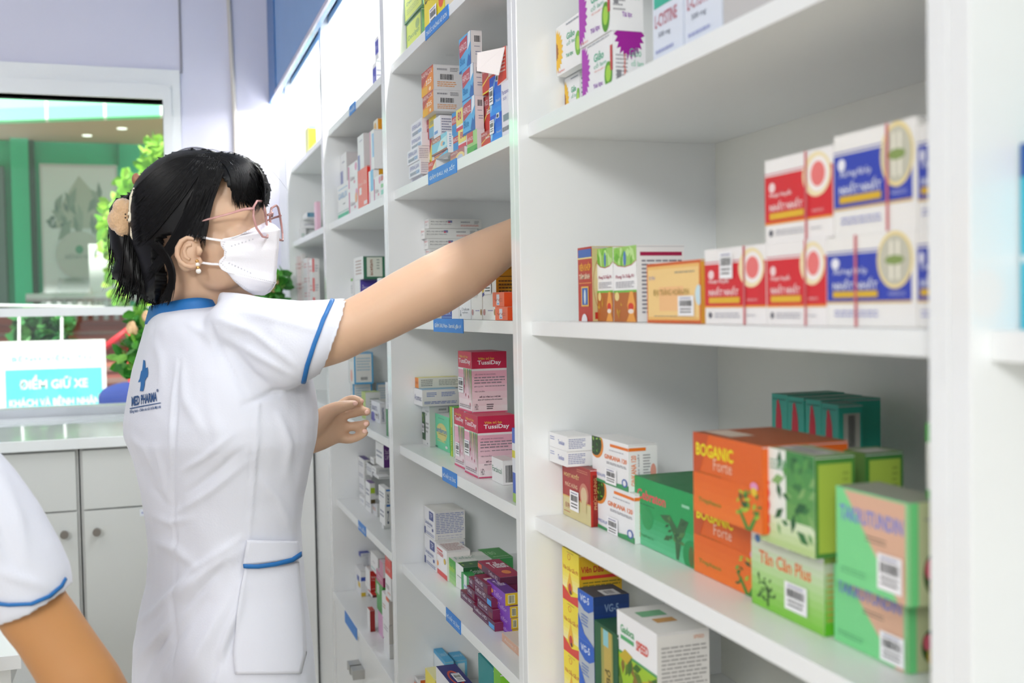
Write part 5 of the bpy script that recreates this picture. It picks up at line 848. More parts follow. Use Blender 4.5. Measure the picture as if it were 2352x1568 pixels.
for i in range(260):   # nape and tail
    q = rh.random(); yl0 = rh.uniform(-.034, .02)
    strand([(300+45*q, 455+100*q), (262+90*q, 560), (300+75*q+rh.uniform(-15, 15), 620), (268+112*q+rh.uniform(-20, 12), 628+70*rh.random()**.6+26*q)], mode=yl0-.004, jit=3.5, rad=rh.uniform(.0006, .0013))
for i in range(70):    # loose curls at the back
    s_ = rh.uniform(-1, 1); strand([(285+rh.uniform(-12, 20), 470), (232+rh.uniform(-6, 20), 520+15*s_), (268+rh.uniform(-10, 20), 590), (250+rh.uniform(-8, 40), 622+rh.uniform(-30, 55))], mode=rh.uniform(-.03, .02), jit=4, rad=.0005)
for i in range(120):
    q = rh.random(); strand([(345+20*q, 560), (392+15*q, 600), (405, 640), (372+22*q, 680+22*rh.random())], mode='head', jit=2.5, rad=.001)
for i in range(26):    # flyaways
    an = rh.uniform(-.4, 1); x0 = 440+150*max(0, an); strand([(x0-40, 352), (x0, 325+rh.uniform(-6, 8)+15*abs(an)), (x0+50, 340+60*max(0, an)), (x0+75+rh.uniform(-20, 10), 372+70*max(0, an))], mode=rh.uniform(-.02, .02), rad=.00018)
for i in range(26):
    strand([(474, 500), (480, 520), (470, 545), (452+rh.uniform(-4, 22), 560+rh.uniform(0, 18))], mode=-.068, jit=3, rad=.00035)
hair = hm.build('hair', nurse, smooth=True)
tag(hair, 'black hair with a fringe, gathered low at the back')
# claw clip
m = MB(); FUR = mat('d9b48c', .9, name='beige_plush', bump=.8, bscale=260, sheen=.8); IV = mat('efe6cf', .3)
for x, y, r_ in ((282, 478, .014), (276, 505, .018), (292, 498, .018), (300, 478, .012), (284, 525, .012)): m.ell(HP(x, y, -.03), (r_, .013, r_), FUR, M=HM)
cp = fuse(m, 'hair_clip', .0014, FUR, it=2, parent=nurse, disp=lambda co, nr: np.array([noise.noise(Vector(c)*700)*.0016 for c in co]))
tag(cp, 'beige plush hair claw clip with ivory arms')
m = MB()
m.tube([HP(x, y, -.047) for x, y in ((311, 432), (305, 452), (304, 480), (308, 520), (306, 540), (313, 560))], [.003, .0044, .005, .005, .0044, .002], IV, n=10)
m.tube([HP(x, y, -.05) for x, y in ((296, 490), (302, 492), (302, 505), (296, 506))], .0035, IV, n=8)
for (x, y) in ((309, 444), (309, 528)):
    g_, f_, mx_ = glyphs('mu', .03); c0 = HP(x, y, -.0535)
    m.add([c0+hx*(q[1]/mx_[1]*.004-.002)-hu*(q[0]/mx_[0]*.014-.006) for q in g_], f_, '1a1a1a')
m.ell(HP(313, 412, -.03), (.006, .006, .009), 'a06c50')
for x, y in ((288, 492), (288, 500), (293, 505)): m.ell(HP(x, y, -.049), (.0012,)*3, '2c1a14')
m.build('claw', cp, smooth=True)
# ---- glasses
PK = bpy.data.materials.new('rose_acetate'); PK.use_nodes = True; p_ = PK.node_tree.nodes['Principled BSDF']; p_.inputs['Base Color'].default_value = (*hexc('dba8a4'), 1); p_.inputs['Roughness'].default_value = .12; p_.inputs['Transmission Weight'].default_value = .35
LENS = bpy.data.materials.new('lens_glass'); LENS.use_nodes = True; nt = LENS.node_tree; nt.nodes.clear(); ou = nt.nodes.new('ShaderNodeOutputMaterial'); mx = nt.nodes.new('ShaderNodeMixShader'); tr = nt.nodes.new('ShaderNodeBsdfTransparent'); gs = nt.nodes.new('ShaderNodeBsdfGlossy'); gs.inputs['Roughness'].default_value = .02; mx.inputs[0].default_value = .12; tr.inputs[0].default_value = (.93, .92, .97, 1)
nt.links.new(tr.outputs[0], mx.inputs[1]); nt.links.new(gs.outputs[0], mx.inputs[2]); nt.links.new(mx.outputs[0], ou.inputs[0])
m = MB(); ml = MB(); gx, gz = HL(603, 503, -.036)
octo = [(.9, .25), (.62, .8), (.1, 1), (-.45, .95), (-.85, .6), (-1, .05), (-.85, -.55), (-.4, -.98), (.2, -1), (.72, -.7), (.95, -.2)]
for s in (-1, 1):
    cpt = [W3(gx+.006*(1-abs(u_))-.004, s*(.0345)-s*u_*.0275, gz+v_*.0255+.0) for u_, v_ in octo]
    m.tube(cpt+cpt[:2], .0016, PK, n=10)
    ml.add(cpt, [tuple(range(len(cpt)))], LENS)
m.tube([W3(gx, -.0095, gz+.008), W3(gx+.004, 0, gz+.011), W3(gx, .0095, gz+.008)], .0018, PK)
for s in (-1, 1):
    ex, ez = HL(470, 507, -.072); fx2, fz2 = gx-.003, gz+.013
    m.tube([W3(fx2, s*.061, fz2), W3(fx2-.01, s*.067, fz2), W3((fx2+ex)/2, s*.073, (fz2+ez)/2), W3(ex, s*.077, ez), W3(ex-.03, s*.077, ez-.006), W3(ex-.045, s*.075, ez-.02)], [.0026, .0024, .0018, .0016, .0018, .002], PK, n=8, flat=.6)
g_ = m.build('glasses', nurse, smooth=True); tag(g_, 'clear rose framed glasses'); ml.build('lenses', g_)
# ---- face mask
MK = mat('f3f2f7', .75, name='mask_fabric', bump=.2, bscale=600); DOT = mat('c4c4cc', .7)
def interp(P, t):
    s = t*(len(P)-1); i = min(int(s), len(P)-2); q = s-i; return tuple(P[i][k]*(1-q)+P[i+1][k]*q for k in range(len(P[0])))
def panel(mb, rows_, pw=1.4, nu=14, nv=12, mirror=True, m_=None):
    """rows_: list of (left px,py,yl),(right px,py,yl) top to bottom"""
    for s in ((1, -1) if mirror else (1,)):
        V = []
        for j in range(nv+1):
            t = j/nv; l = interp([r[0] for r in rows_], t); r = interp([r[1] for r in rows_], t)
            for i in range(nu+1):
                u = i/nu; x = l[0]+(r[0]-l[0])*u; y = l[1]+(r[1]-l[1])*u; yl = r[2]+(l[2]-r[2])*(1-u**pw); lx, lz = HL(x, y, yl); V.append(W3(lx, s*yl, lz))
        F = [(j*(nu+1)+i, j*(nu+1)+i+1, (j+1)*(nu+1)+i+1, (j+1)*(nu+1)+i) for j in range(nv) for i in range(nu)]
        mb.add(V, F if s > 0 else [f[::-1] for f in F], m_ or MK)
m = MB(); LY = -.075
panel(m, [((512, 548, LY), (641, 526, -.002)), ((506, 556, LY), (641, 540, -.001)), ((507, 564, LY), (640, 556, 0)), ((515, 575, LY), (639, 574, 0)), ((514, 588, LY), (637, 592, 0)), ((504, 598, LY), (636, 610, 0)), ((502, 608, LY), (634, 628, 0)), ((508, 618, LY), (633, 640, -.001)), ((521, 625, LY), (631, 650, -.002))], nv=32)
panel(m, [((562, 533, -.050), (612, 508, 0)), ((552, 539, -.062), (630, 516, -.001)), ((532, 546, -.072), (641, 527, -.002))], pw=.85)
panel(m, [((521, 624, -.072), (631, 650, -.002)), ((538, 645, -.062), (626, 660, -.001)), ((560, 664, -.047), (614, 672, 0)), ((582, 676, -.022), (600, 678, 0))], pw=1.7)
mk = m.build('face_mask', nurse, smooth=True); so_ = mk.modifiers.new('t', 'SOLIDIFY'); so_.thickness = .0012; so_.offset = 0
tag(mk, 'white folded face mask')
m = MB()
def dots(px0, px1, n_, yl0, yl1):
    for i in range(n_):
        t = i/(n_-1); q = hit_(px0[0]+(px1[0]-px0[0])*t, px0[1]+(px1[1]-px0[1])*t)
        if q is not None: m.ell(q, (.0011, .0005, .0005) if yl0 is None else (.0013, .0005, .0012), DOT, nu=6, nv=4)
_bm = bvh_of(mk)
def hit_(x, y):
    d = Vector(ray(x, y)).normalized(); h = _bm.ray_cast(Vector(EYE), d); return None if h[0] is None else h[0]-d*.0008
def yl_of(x): u = (x-508)/(638-508); return LY*(1-max(0, u)**1.9)
for a_, b_, n_ in (((532, 565), (580, 549), 7), ((526, 604), (575, 627), 8)): dots(a_, b_, n_, 1, 1)
for a_, b_, n_ in (((524, 623), (628, 648), 26), ((516, 556), (512, 566), 3), ((512, 566), (519, 578), 4), ((519, 578), (517, 592), 4), ((517, 592), (508, 604), 4), ((508, 604), (524, 621), 5), ((545, 541), (580, 528), 8), ((530, 636), (568, 664), 12)): dots(a_, b_, n_, None, 1)
m.build('stitching', mk)
m = MB()
m.tube([HP(x, y, yl) for x, y, yl in ((514, 553, -.074), (480, 548, -.072), (450, 541, -.076), (428, 539, -.078))], .0022, MK, flat=.5); m.build('ear_loop', mk, smooth=True); m = MB(); m.tube([HP(x, y, yl) for x, y, yl in ((506, 607, -.074), (485, 606, -.069), (462, 603, -.074))], .0022, MK, flat=.5)
m.build('ear_loop', mk, smooth=True)
# ---- coat
c = MB()
c.loft(torso_rings(0, rows), W_)
def sleeve(mb, cs, axis_y=Vector((0, 1, 0)), thick_=.004):
    R = []
    for i, (p, ang, r, d) in enumerate(cs):
        up = Vector((math.sin(ang), 0, math.cos(ang))); R.append(ringE(p, up, axis_y, r, d, n=32))
    p, ang, r, d = cs[-1]; up = Vector((math.sin(ang), 0, math.cos(ang)))
    back = (cs[-2][0]-p).normalized()
    R.append(ringE(p+back*.0015, up, axis_y, r-thick_*.9, d-thick_*.9, n=32)); R.append(ringE(p+back*.03, up, axis_y, r-thick_*1.2, d-thick_*1.2, n=32))
    R.append(ringE(p+back*.031, up, axis_y, .01, .01, n=32)); mb.loft(R, W_)
a19 = math.radians(19)
sleeve(c, [(A(505, 775, 1.53), .0, .062, .055), (A(560, 790, 1.50), .05, .068, .062), (A(615, 797, 1.475), .1, .066, .062), (A(675, 794, 1.462), .2, .063, .058), (A(722, 785, 1.457), .3, .060, .054), (A(765, 773, 1.455), .36, .0555, .0505)])
dl = (LE-LS).normalized(); 
chain(c, [LS-Vector((0, 0, 0)), (LS+LE)/2, LS*.2+LE*.8], [.052, .056, .056])
# deltoid / shoulder mound
c.ell(A(560, 752, 1.50), (.055, .055, .042), W_); c.ell(A(470, 762, 1.57), (.07, .06, .033), W_)
folds = [  # (px polyline), amplitude mm, width px
    (((482, 742), (500, 790), (530, 850), (572, 912)), -2.2, 6), (((505, 735), (580, 760), (690, 850)), 2.6, 9), (((520, 775), (600, 820), (690, 872)), 2.6, 9), (((560, 715), (640, 735), (735, 760)), 2.2, 10), (((600, 700), (690, 712), (755, 720)), 1.8, 8),
    (((540, 810), (580, 860), (640, 900)), -2.5, 8), (((412, 830), (400, 960), (396, 1130)), -1.8, 5), (((396, 1130), (402, 1250), (395, 1568)), -1.8, 5), (((600, 930), (580, 1050), (565, 1240)), -1.6, 4),
    (((355, 1030), (372, 1080), (380, 1150)), 2.5, 9), (((300, 1000), (330, 1030), (360, 1090)), 2.6, 9), (((410, 820), (425, 920), (470, 1000)), 1.8, 12), (((330, 1070), (350, 1120), (385, 1160)), -2, 8),
    (((312, 1500), (400, 1370), (470, 1310), (560, 1258)), 4.5, 16), (((330, 1460), (420, 1330), (500, 1275)), -3, 14), (((420, 1568), (480, 1460), (540, 1350)), 4, 18), (((350, 1568), (400, 1470), (470, 1380)), -3, 14), (((480, 1568), (520, 1500), (545, 1430)), -2.5, 12),
    (((345, 1240), (400, 1260), (450, 1300)), 2.6, 11), (((306, 1440), (360, 1400), (440, 1310), (555, 1235)), 4, 9), (((330, 1568), (350, 1500), (420, 1400), (520, 1290)), -4, 8), (((300, 1540), (360, 1470), (450, 1370)), 3.5, 9), (((500, 1568), (515, 1480), (545, 1400), (555, 1320)), 3.5, 9),
    (((420, 1080), (470, 1050), (530, 1000)), 2.2, 8), (((430, 1130), (490, 1090), (560, 1030)), -2, 7), (((400, 1180), (480, 1130), (570, 1060)), 2, 8), (((560, 930), (620, 905), (690, 890)), -2.5, 7), (((596, 925), (585, 1050), (570, 1240)), 2.6, 5), (((405, 830), (392, 960), (388, 1130)), 1.5, 5), (((340, 1180), (390, 1200), (440, 1190)), 2, 9), (((430, 740), (470, 765), (500, 800)), 2, 10), (((345, 760), (370, 820), (372, 900)), 1.6, 10), (((640, 950), (665, 1020), (660, 1100)), 2.4, 10), (((600, 1100), (640, 1150), (670, 1220)), 1.8, 9), (((480, 900), (500, 1000), (510, 1120)), 1.5, 16)]
def coat_disp(fl, sc=1.0):
    def fn(co, nr):
        P = proj(co); d = np.zeros(len(co)); vd = co-EYE; front = np.clip(-(nr*vd).sum(1)/np.linalg.norm(vd, axis=1)*2, 0, 1)
        for pl_, amp, w_ in fl:
            Lp = np.array(pl_, float); D_ = np.full(len(co), 1e9); T_ = np.zeros(len(co))
            # smooth polyline
            tt = np.linspace(0, len(Lp)-1, 24); ii = np.minimum(tt.astype(int), len(Lp)-2); fr_ = (tt-ii)[:, None]; Q = Lp[ii]*(1-fr_)+Lp[ii+1]*fr_
            for i in range(len(Q)-1):
                a_ = Q[i]; e_ = Q[i+1]-a_; t = np.clip(((P-a_)@e_)/(e_@e_+1e-9), 0, 1); dd = np.sqrt(((a_+t[:, None]*e_-P)**2).sum(1)); k_ = dd < D_; D_ = np.where(k_, dd, D_); T_ = np.where(k_, (i+t)/(len(Q)-1), T_)
            d += amp*.001*sc*np.exp(-(D_/w_)**2)*np.sin(np.pi*np.clip(T_*.8+.12, 0, 1))*front
        nz = np.array([noise.noise(Vector((c_[0]*16, c_[1]*16, c_[2]*5)))*.0028+noise.noise(Vector((c_[0]*34+c_[2]*20, c_[1]*30, c_[2]*14)))*.0011 for c_ in co])
        return d+nz
    return fn
coat = fuse(c, 'uniform_coat', .0036, COAT, it=9, parent=nurse, disp=coat_disp(folds, 1.7))
tag(coat, 'white uniform coat with blue trim')
BV = bvh_of(coat)
def hit(x, y, off, bv=None):
    d = Vector(ray(x, y)).normalized(); h = (bv or BV).ray_cast(Vector(EYE), d)
    if h[0] is None: return None
    return h[0]-d*off*.5+h[1]*off*.5*(1 if h[1].dot(d) < 0 else -1)
def patch(name, L_, R_, m_, off, parent, nu=12, nv=24, th=.0012, bv=None, yr=None):
    V = []; last = None
    for j in range(nv+1):
        l = interp(L_, j/nv); r = interp(R_, j/nv)
        for i in range(nu+1):
            u = i/nu; q = hit(l[0]+(r[0]-l[0])*u, l[1]+(r[1]-l[1])*u, off, bv)
            if q is not None and yr and not yr[0] < q.y < yr[1]: q = None
            if q is None: q = A(l[0]+(r[0]-l[0])*u, l[1]+(r[1]-l[1])*u, last.y if last else sum(yr or (1.5, 1.6))/2)
            V.append(q); last = q
    F = [(j*(nu+1)+i, j*(nu+1)+i+1, (j+1)*(nu+1)+i+1, (j+1)*(nu+1)+i) for j in range(nv) for i in range(nu)]
    mb = MB(); mb.add(V, F, m_); o = mb.build(name, parent, smooth=True)
    s_ = o.modifiers.new('t', 'SOLIDIFY'); s_.thickness = th; s_.offset = 0; return o
pk_ = patch('pocket', [(562, 1300), (552, 1350), (542, 1420), (536, 1500), (540, 1548)], [(684, 1290), (690, 1350), (698, 1420), (702, 1500), (690, 1546)], COAT, .003, coat, nu=16, nv=24)
patch('pocket_flap', [(567, 1238), (561, 1270), (557, 1298)], [(680, 1242), (683, 1262), (685, 1282)], COAT, .006, pk_, nu=14, nv=8, th=.002)
tag(patch('pocket_piping', [(557, 1293), (590, 1294), (630, 1289), (665, 1280), (685, 1266)], [(558, 1304), (592, 1304), (632, 1299), (667, 1291), (686, 1278)], BLUE, .009, pk_, nu=2, nv=24), 'blue piping')
tag(patch('sleeve_piping', [(760, 687), (738, 732), (716, 790), (700, 838), (691, 878)], [(769, 689), (748, 734), (726, 792), (710, 840), (701, 880)], BLUE, .0022, coat, nu=3, nv=36, yr=(1.34, 1.475)), 'blue piping')
# collar band
cr = [(343, 722, 1.635), (372, 712, 1.585), (405, 705, 1.56), (440, 698, 1.548), (470, 698, 1.548), (495, 705, 1.565), (515, 715, 1.60), (500, 705, 1.65), (450, 698, 1.68), (395, 702, 1.69), (355, 712, 1.675)]
V = []; n_ = len(cr)
for x, y, Y_ in cr:
    p = A(x, y, Y_); o_ = (p-Vector((NB.x, NB.y, p.z))).normalized(); V += [p+o_*.012-Vector((0, 0, .016)), p+o_*.004+Vector((0, 0, .009))]
m = MB(); m.add(V, [(2*i, (2*i+2) % (2*n_), (2*i+3) % (2*n_), 2*i+1) for i in range(n_)], BLUE)
co_ = m.build('collar', coat, smooth=True); s_ = co_.modifiers.new('s', 'SUBSURF'); s_.levels = s_.render_levels = 2; s_ = co_.modifiers.new('t', 'SOLIDIFY'); s_.thickness = .003
tag(co_, 'blue stand collar')
# embroidered emblem on the back
m = MB(); NV = mat('1c4a80', .6, name='navy_thread'); NB2 = mat('1f68a8', .6, name='blue_thread')
def flatpoly(P, mm, off=.0013):
    V = [hit(x, y, off) for x, y in P]
    if None not in V: m.add(V, [tuple(range(len(V)))], mm)
def strip(L_, R_, mm, n=8):
    for i in range(n):
        a_, b_ = interp(L_, i/n), interp(L_, (i+1)/n); c_, d_ = interp(R_, i/n), interp(R_, (i+1)/n); flatpoly([a_, c_, d_, b_], mm)
strip([(330, 826), (328, 845), (326, 856)], [(334, 828), (335, 843), (336, 850)], NB2)
strip([(325, 852), (323, 862), (321, 872)], [(340, 843), (341, 856), (340, 866)], NB2)
strip([(320, 872), (318, 878)], [(338, 866), (334, 874)], NB2)
strip([(324, 873), (324, 885), (322, 898)], [(334, 869), (333, 885), (330, 898)], NB2)
def lett(s, x0, y0, x1, y1, h, mm, bold=.03, skew=0):
    g_, f_, mx_ = glyphs(s, bold); V = []
    for q in g_:
        u = q[0]/mx_[0]; v = q[1]/mx_[1]; V.append(hit(x0+(x1-x0)*u+skew*v, y0+(y1-y0)*u-h*v, .0013))
    if None not in V: m.add(V, f_, mm)
lett('MED PHARMA', 303, 933, 361, 921, 22, NV)
strip([(299, 937), (330, 931), (370, 924)], [(299, 939.5), (330, 933.5), (370, 926)], NV)
lett('Đồng hành - Chăm sóc sức khỏe Mọi nhà', 299, 951, 370, 939, 11, NV, .02)
m.build('emblem', coat); m = MB()
g_, f_, mx_ = glyphs('®', .02); V = [hit(360+q[0]/mx_[0]*5, 900-q[1]/mx_[1]*7, .0013) for q in g_]
m.add(V, f_, NV); m.build('emblem_mark', coat)
# trousers and shoes (below the picture)
m = MB()
for s in (-1, 1):
    h = hipc+lft*(s*.085)+Vector((0, 0, -.02)); m.loft([ringE(Vector((h.x+dx, h.y, z_)), fwd, lft, r_, r_, n=24) for dx, z_, r_ in ((0, h.z, .097), (.02, .47, .075), (-.01, .1, .07), (-.01, .06, .07))], COAT, cap=False)
m.build('trousers', nurse, smooth=True)
for s in (-1, 1):
    h = hipc+lft*(s*.085); m = MB(); m.ell((h.x+.06, h.y+.015, .03), (.14, .05, .038), mat('f0f0f0', .5)); m.build('shoe', nurse, smooth=True)
# ---------------------------------------------------------------- second person at the left edge
Y2 = 1.27
b = MB()
sh2 = A(-110, 1145, Y2); ch2 = Vector((-.50, 1.40, 1.12)); pv2 = Vector((-.78, 1.45, .88)); nk2 = Vector((-.43, 1.40, 1.26)); hd2 = Vector((-.385, 1.38, 1.40))
b.ell(hd2, (.095, .075, .115), W_); b.ell(hd2+Vector((.04, 0, -.05)), (.055, .055, .06), W_); chain(b, [hd2, nk2, ch2], [.055, .052, .08])
chain(b, [hd2+Vector((.088, 0, .015)), hd2+Vector((.102, 0, -.018))], [.008, .011]); b.ell(hd2+Vector((.088, 0, -.052)), (.012, .022, .006), W_); b.ell(hd2+Vector((.086, 0, -.063)), (.012, .019, .007), W_); b.ell(hd2+Vector((.07, 0, -.092)), (.022, .024, .018), W_)
for s in (-1, 1): b.ell(hd2+Vector((-.002, s*.073, -.02)), (.016, .008, .028), W_); b.ell(hd2+Vector((.078, s*.026, .022)), (.014, .02, .007), W_)
b.loft([ringE(ch2.lerp(pv2, t)+Vector((0, 0, .08*(1-t))), Vector((.5, 0, -.86)), Vector((0, 1, 0)), r, w_, n=24) for t, r, w_ in ((-.1, .07, .12), (0, .10, .16), (.5, .09, .13), (1, .11, .16))], W_)
ar2 = [(sh2, .05), (A(10, 1270, Y2), .041), (A(70, 1390, Y2), .0375), (A(110, 1445, Y2), .037), (A(150, 1505, Y2), .038), (A(195, 1575, Y2), .040), (A(235, 1640, Y2+.01), .038), (A(290, 1740, Y2+.02), .029), (A(320, 1800, Y2+.02), .023)]
chain(b, [p for p, r in ar2], [r for p, r in ar2], n=28)
w2 = ar2[-1][0]; dn = (ar2[-1][0]-ar2[-2][0]).normalized()
b.loft([ringE(w2+dn*a_, Vector((0, 1, 0)), dn.cross(Vector((0, 1, 0))), r, t, n=18) for a_, r, t in ((0, .024, .018), (.03, .034, .014), (.07, .038, .012), (.085, .034, .01))], W_)
for k in range(4): o_ = Vector((0, -.027+.018*k, 0)); L_ = (.055, .07, .075, .065)[k]; chain(b, [w2+dn*.075+o_, w2+dn*(.075+L_*.5)+o_+Vector((.004, 0, 0)), w2+dn*(.075+L_)+o_+Vector((-.006, 0, 0))], [.009, .008, .006], n=12)
chain(b, [w2+dn*.02+Vector((0, -.02, 0)), w2+dn*.05+Vector((0, -.045, 0)), w2+dn*.08+Vector((0, -.052, 0))], [.013, .011, .008], n=12)
for s in (-1, 1): chain(b, [pv2+Vector((0, s*.085, -.03)), Vector((-.70, 1.45+s*.09, .46)), Vector((-.76, 1.45+s*.09, .08)), Vector((-.62, 1.45+s*.09, .035))], [.085, .058, .038, .028])
sh2f = Vector((-.50, 1.56, 1.14)); chain(b, [sh2f, Vector((-.45, 1.62, .92)), Vector((-.28, 1.60, .78)), Vector((-.2, 1.58, .76))], [.048, .04, .03, .03])
per2 = fuse(b, 'person', .0038, SKIN2, it=3)
for s in (-1, 1):
    m = MB(); m.ell(hd2+Vector((.083, s*.030, .003)), (.009, .012, .007), mat('f2efec', .2)); m.ell(hd2+Vector((.0905, s*.030, .003)), (.003, .0055, .0055), mat('1c120c', .1)); m.build('eye', per2, smooth=True)
tag(per2, 'person in a white short-sleeved uniform cropped by the left edge, arm hanging forward', 'person')
c = MB(); da = (ar2[2][0]-ar2[0][0]).normalized(); pa = Vector((0, 1, 0)); pb_ = da.cross(pa).normalized()
def ctr(x, y): return A(x, y, Y2)
hd_ = (A(150, 1345, Y2)-A(-20, 1425, Y2)).normalized()
R = [ringE(ctr(-165, 1050), hd_, pa, .06, .062, n=32), ringE(ctr(-105, 1135), hd_, pa, .064, .062, n=32), ringE(ctr(-42, 1215), hd_, pa, .0625, .06, n=32), ringE(ctr(20, 1298), hd_, pa, .058, .056, n=32), ringE(ctr(52, 1345), hd_, pa, .0535, .053, n=32), ringE(ctr(70, 1388), hd_, pa, .0485, .05, n=32)]
R += [ringE(ctr(69, 1386), hd_, pa, .044, .046, n=32), ringE(ctr(50, 1345), hd_, pa, .042, .044, n=32), ringE(ctr(49, 1343), hd_, pa, .01, .01, n=32)]
c.loft(R, W_)
c.loft([ringE(ch2.lerp(pv2, t)+Vector((0, 0, .08*(1-t))), Vector((.5, 0, -.86)), Vector((0, 1, 0)), r, w_, n=24) for t, r, w_ in ((-.14, .06, .09), (-.1, .09, .15), (0, .12, .18), (.5, .11, .15), (1, .125, .17), (1.5, .13, .18))], W_)
chain(c, [ch2+Vector((.03, -.06, .06)), sh2], [.085, .062]); chain(c, [sh2f, sh2f.lerp(Vector((-.45, 1.62, .92)), .7)], [.062, .056])
folds2 = [(((0, 1310), (50, 1330), (110, 1350)), 3, 12), (((0, 1080), (40, 1180), (60, 1280)), 3, 16), (((-20, 1150), (10, 1250), (40, 1310)), -2.5, 14)]
coat2 = fuse(c, 'uniform_coat', .0034, COAT, it=12, parent=per2, disp=coat_disp(folds2)); tag(coat2, 'white uniform coat with blue sleeve piping')
BV2 = bvh_of(coat2)
tag(patch('sleeve_piping', [(-25, 1378), (20, 1384), (70, 1382), (110, 1365), (138, 1342), (148, 1325)], [(-25, 1387), (20, 1392), (72, 1390), (115, 1372), (143, 1348), (152, 1330)], BLUE, .002, coat2, nu=2, nv=30, bv=BV2), 'blue piping')
m = MB(); m.ell(hd2+Vector((-.022, 0, .028)), (.1, .083, .108), HAIR); m.ell(hd2+Vector((-.1, 0, -.02)), (.05, .05, .07), HAIR); m.build('hair', per2, smooth=True)
m = MB()
for s in (-1, 1): m.loft([ringE(Vector((x_, 1.45+s*.087, z_)), Vector((1, 0, 0)), Vector((0, 1, 0)), r_, r_, n=20) for x_, z_, r_ in ((-.77, .8, .10), (-.70, .46, .075), (-.75, .08, .065))], COAT, cap=False)
m.build('trousers', per2, smooth=True)
for s in (-1, 1): m = MB(); m.ell((-.69, 1.45+s*.09, .03), (.13, .048, .038), mat('e8e8e8', .5)); m.build('shoe', per2, smooth=True)
# ---------------------------------------------------------------- outside the window
def quad(x0, y0, x1, y1, Y, m_, name, th=.05, kind=None, lab=None, cat=None, parent=None, mb=None):
    p, q = A(x0, y0, Y), A(x1, y1, Y); m = MB(); m.box(p.x, q.x, Y, Y+th, q.z, p.z, m_); o = m.build(name, parent); tag(o, lab, cat, kind=kind); return o
gd = MB(); gd.box(-14, 8, YW+.2, 30, -.35, -.3, mat('dcd6cc', .8, name='paving')); tag(gd.build('ground'), kind='structure')
# building opposite
bl = empty('building', (A(100, 500, 9).x, 9, 0)); tag(bl, 'teal green building facade with a curved mint awning seen through the window', 'building')
def bp(name, x0, y0, x1, y1, Y, m_, th=.08):
    p, q = A(x0, y0, Y), A(x1, y1, Y); m = MB(); m.box(p.x, q.x, Y, Y+th, q.z, p.z, m_); o = m.build(name, bl); o.location = -bl.location; return o
TEAL = mat('34e0ac', .6, name='teal_facade')
bp('facade_wall', -700, 180, 700, 990, 9.0, TEAL, .3)
bp('pillar', 22, 300, 76, 730, 8.86, mat('2ee4ac', .6)); bp('dark_strip', -60, 380, 18, 720, 8.9, mat('6a8a86', .6)); bp('seam', 76, 322, 82, 990, 8.93, mat('1c6e58', .6)); bp('seam', 270, 322, 273, 380, 8.93, mat('1c8468', .6))  # grey-green strip is a flat panel standing before the facade, nothing sunk in
m = MB(); z0 = A(0, 322, 9).z; z1 = A(0, 285, 6.6).z
m.box(-9, 4, 7.75, 9.0, z0-.0, z0+.06, mat('c4ac80', .7, name='soffit')); o = m.build('soffit', bl); o.location = -bl.location
for x, y in ((200, 312), (280, 296)):
    q = Vector(at(x, y, Z=z0-.004)); m = MB(); m.tube([q, q+Vector((0, 0, .03))], .035, mat('f4fff4', emit=1.6)); o = m.build('downlight', bl); o.location = -bl.location
MINT = mat('74eaa8', .4, name='mint_awning')
m = MB(); zc = A(180, 273, 6.4).z
for i in range(26):
    x0 = -5+i*.30; x1 = x0+.285; dz = lambda x: .075*(x+.4); pts = []
    for xx in (x0, x1): pts.append([(xx, 6.40+.02*k*k*.6, zc+dz(xx)+.07*k) for k in range(9)]+[(xx, 7.2, zc+dz(xx)+.60), (xx, 7.2, zc+dz(xx)+.35), (xx, 6.44, zc+dz(xx)-.01)])
    m.loft(pts, MINT); m.loft([[(q[0]+d_, q[1]-.006, q[2]) for q in pts[1]] for d_ in (0, .015)], mat('e8fff0', .4))
o = m.build('awning', bl); o.location = -bl.location
# poster board
pb2 = empty('poster_board', (A(183, 540, 8.7).x, 8.7, 0)); tag(pb2, 'tall grey poster board with faint picture on the teal wall', 'poster')
p, q = A(90, 375, 8.7), A(278, 702, 8.7)
m = MB(); m.box(p.x-pb2.location.x, q.x-pb2.location.x, 0, .05, q.z, p.z, mat('c8d0d0', .4)); m.build('frame', pb2)
m = MB(); put(m, [('r', .03, .02, .97, .98, 'dce6e8'), ('p', [(.15, .55), (.3, .75), (.5, .92), (.72, .78), (.9, .55)], 'b4c0b4'), ('f', .2, .5, .8, .85, 18, ['8ca498', '9cb0a4', '7c988c']), ('f', .1, .55, .35, .7, 10, ['6a8880']), ('e', .48, .36, .3, .17, 'c4ccc8'), ('e', .48, .4, .05, .03, '50a080'), ('t', .3, .33, .04, 'BỆNH VIỆN', '90a8a4', .4), ('r', .7, .3, .95, .34, '5cb09c'), ('r', .65, .23, .95, .27, '5cb09c'), ('r', .2, .05, .6, .2, 'b8c4c4')], (p.x-pb2.location.x, 0, q.z), (q.x-p.x, 0, 0), (0, 0, p.z-q.z), (0, -1, 0), 4, base=.004, step=.002); m.build('picture', pb2)
quad(203, 560, 292, 700, 8.3, mat('f4faf8', .5), 'notice_board', lab='blank white notice board low in front of the poster', cat='board')
fb = MB()
for x in range(100, 330, 24): fb.tube([A(x, 672, 8.1), A(x, 735, 8.1)], .018, 'c8d0d0')
fb.tube([A(60, 684, 8.1), A(340, 680, 8.1)], .03, 'd4dcdc'); tag(fb.build('fence', smooth=True), 'low pale metal fence in front of the poster board', 'fence')
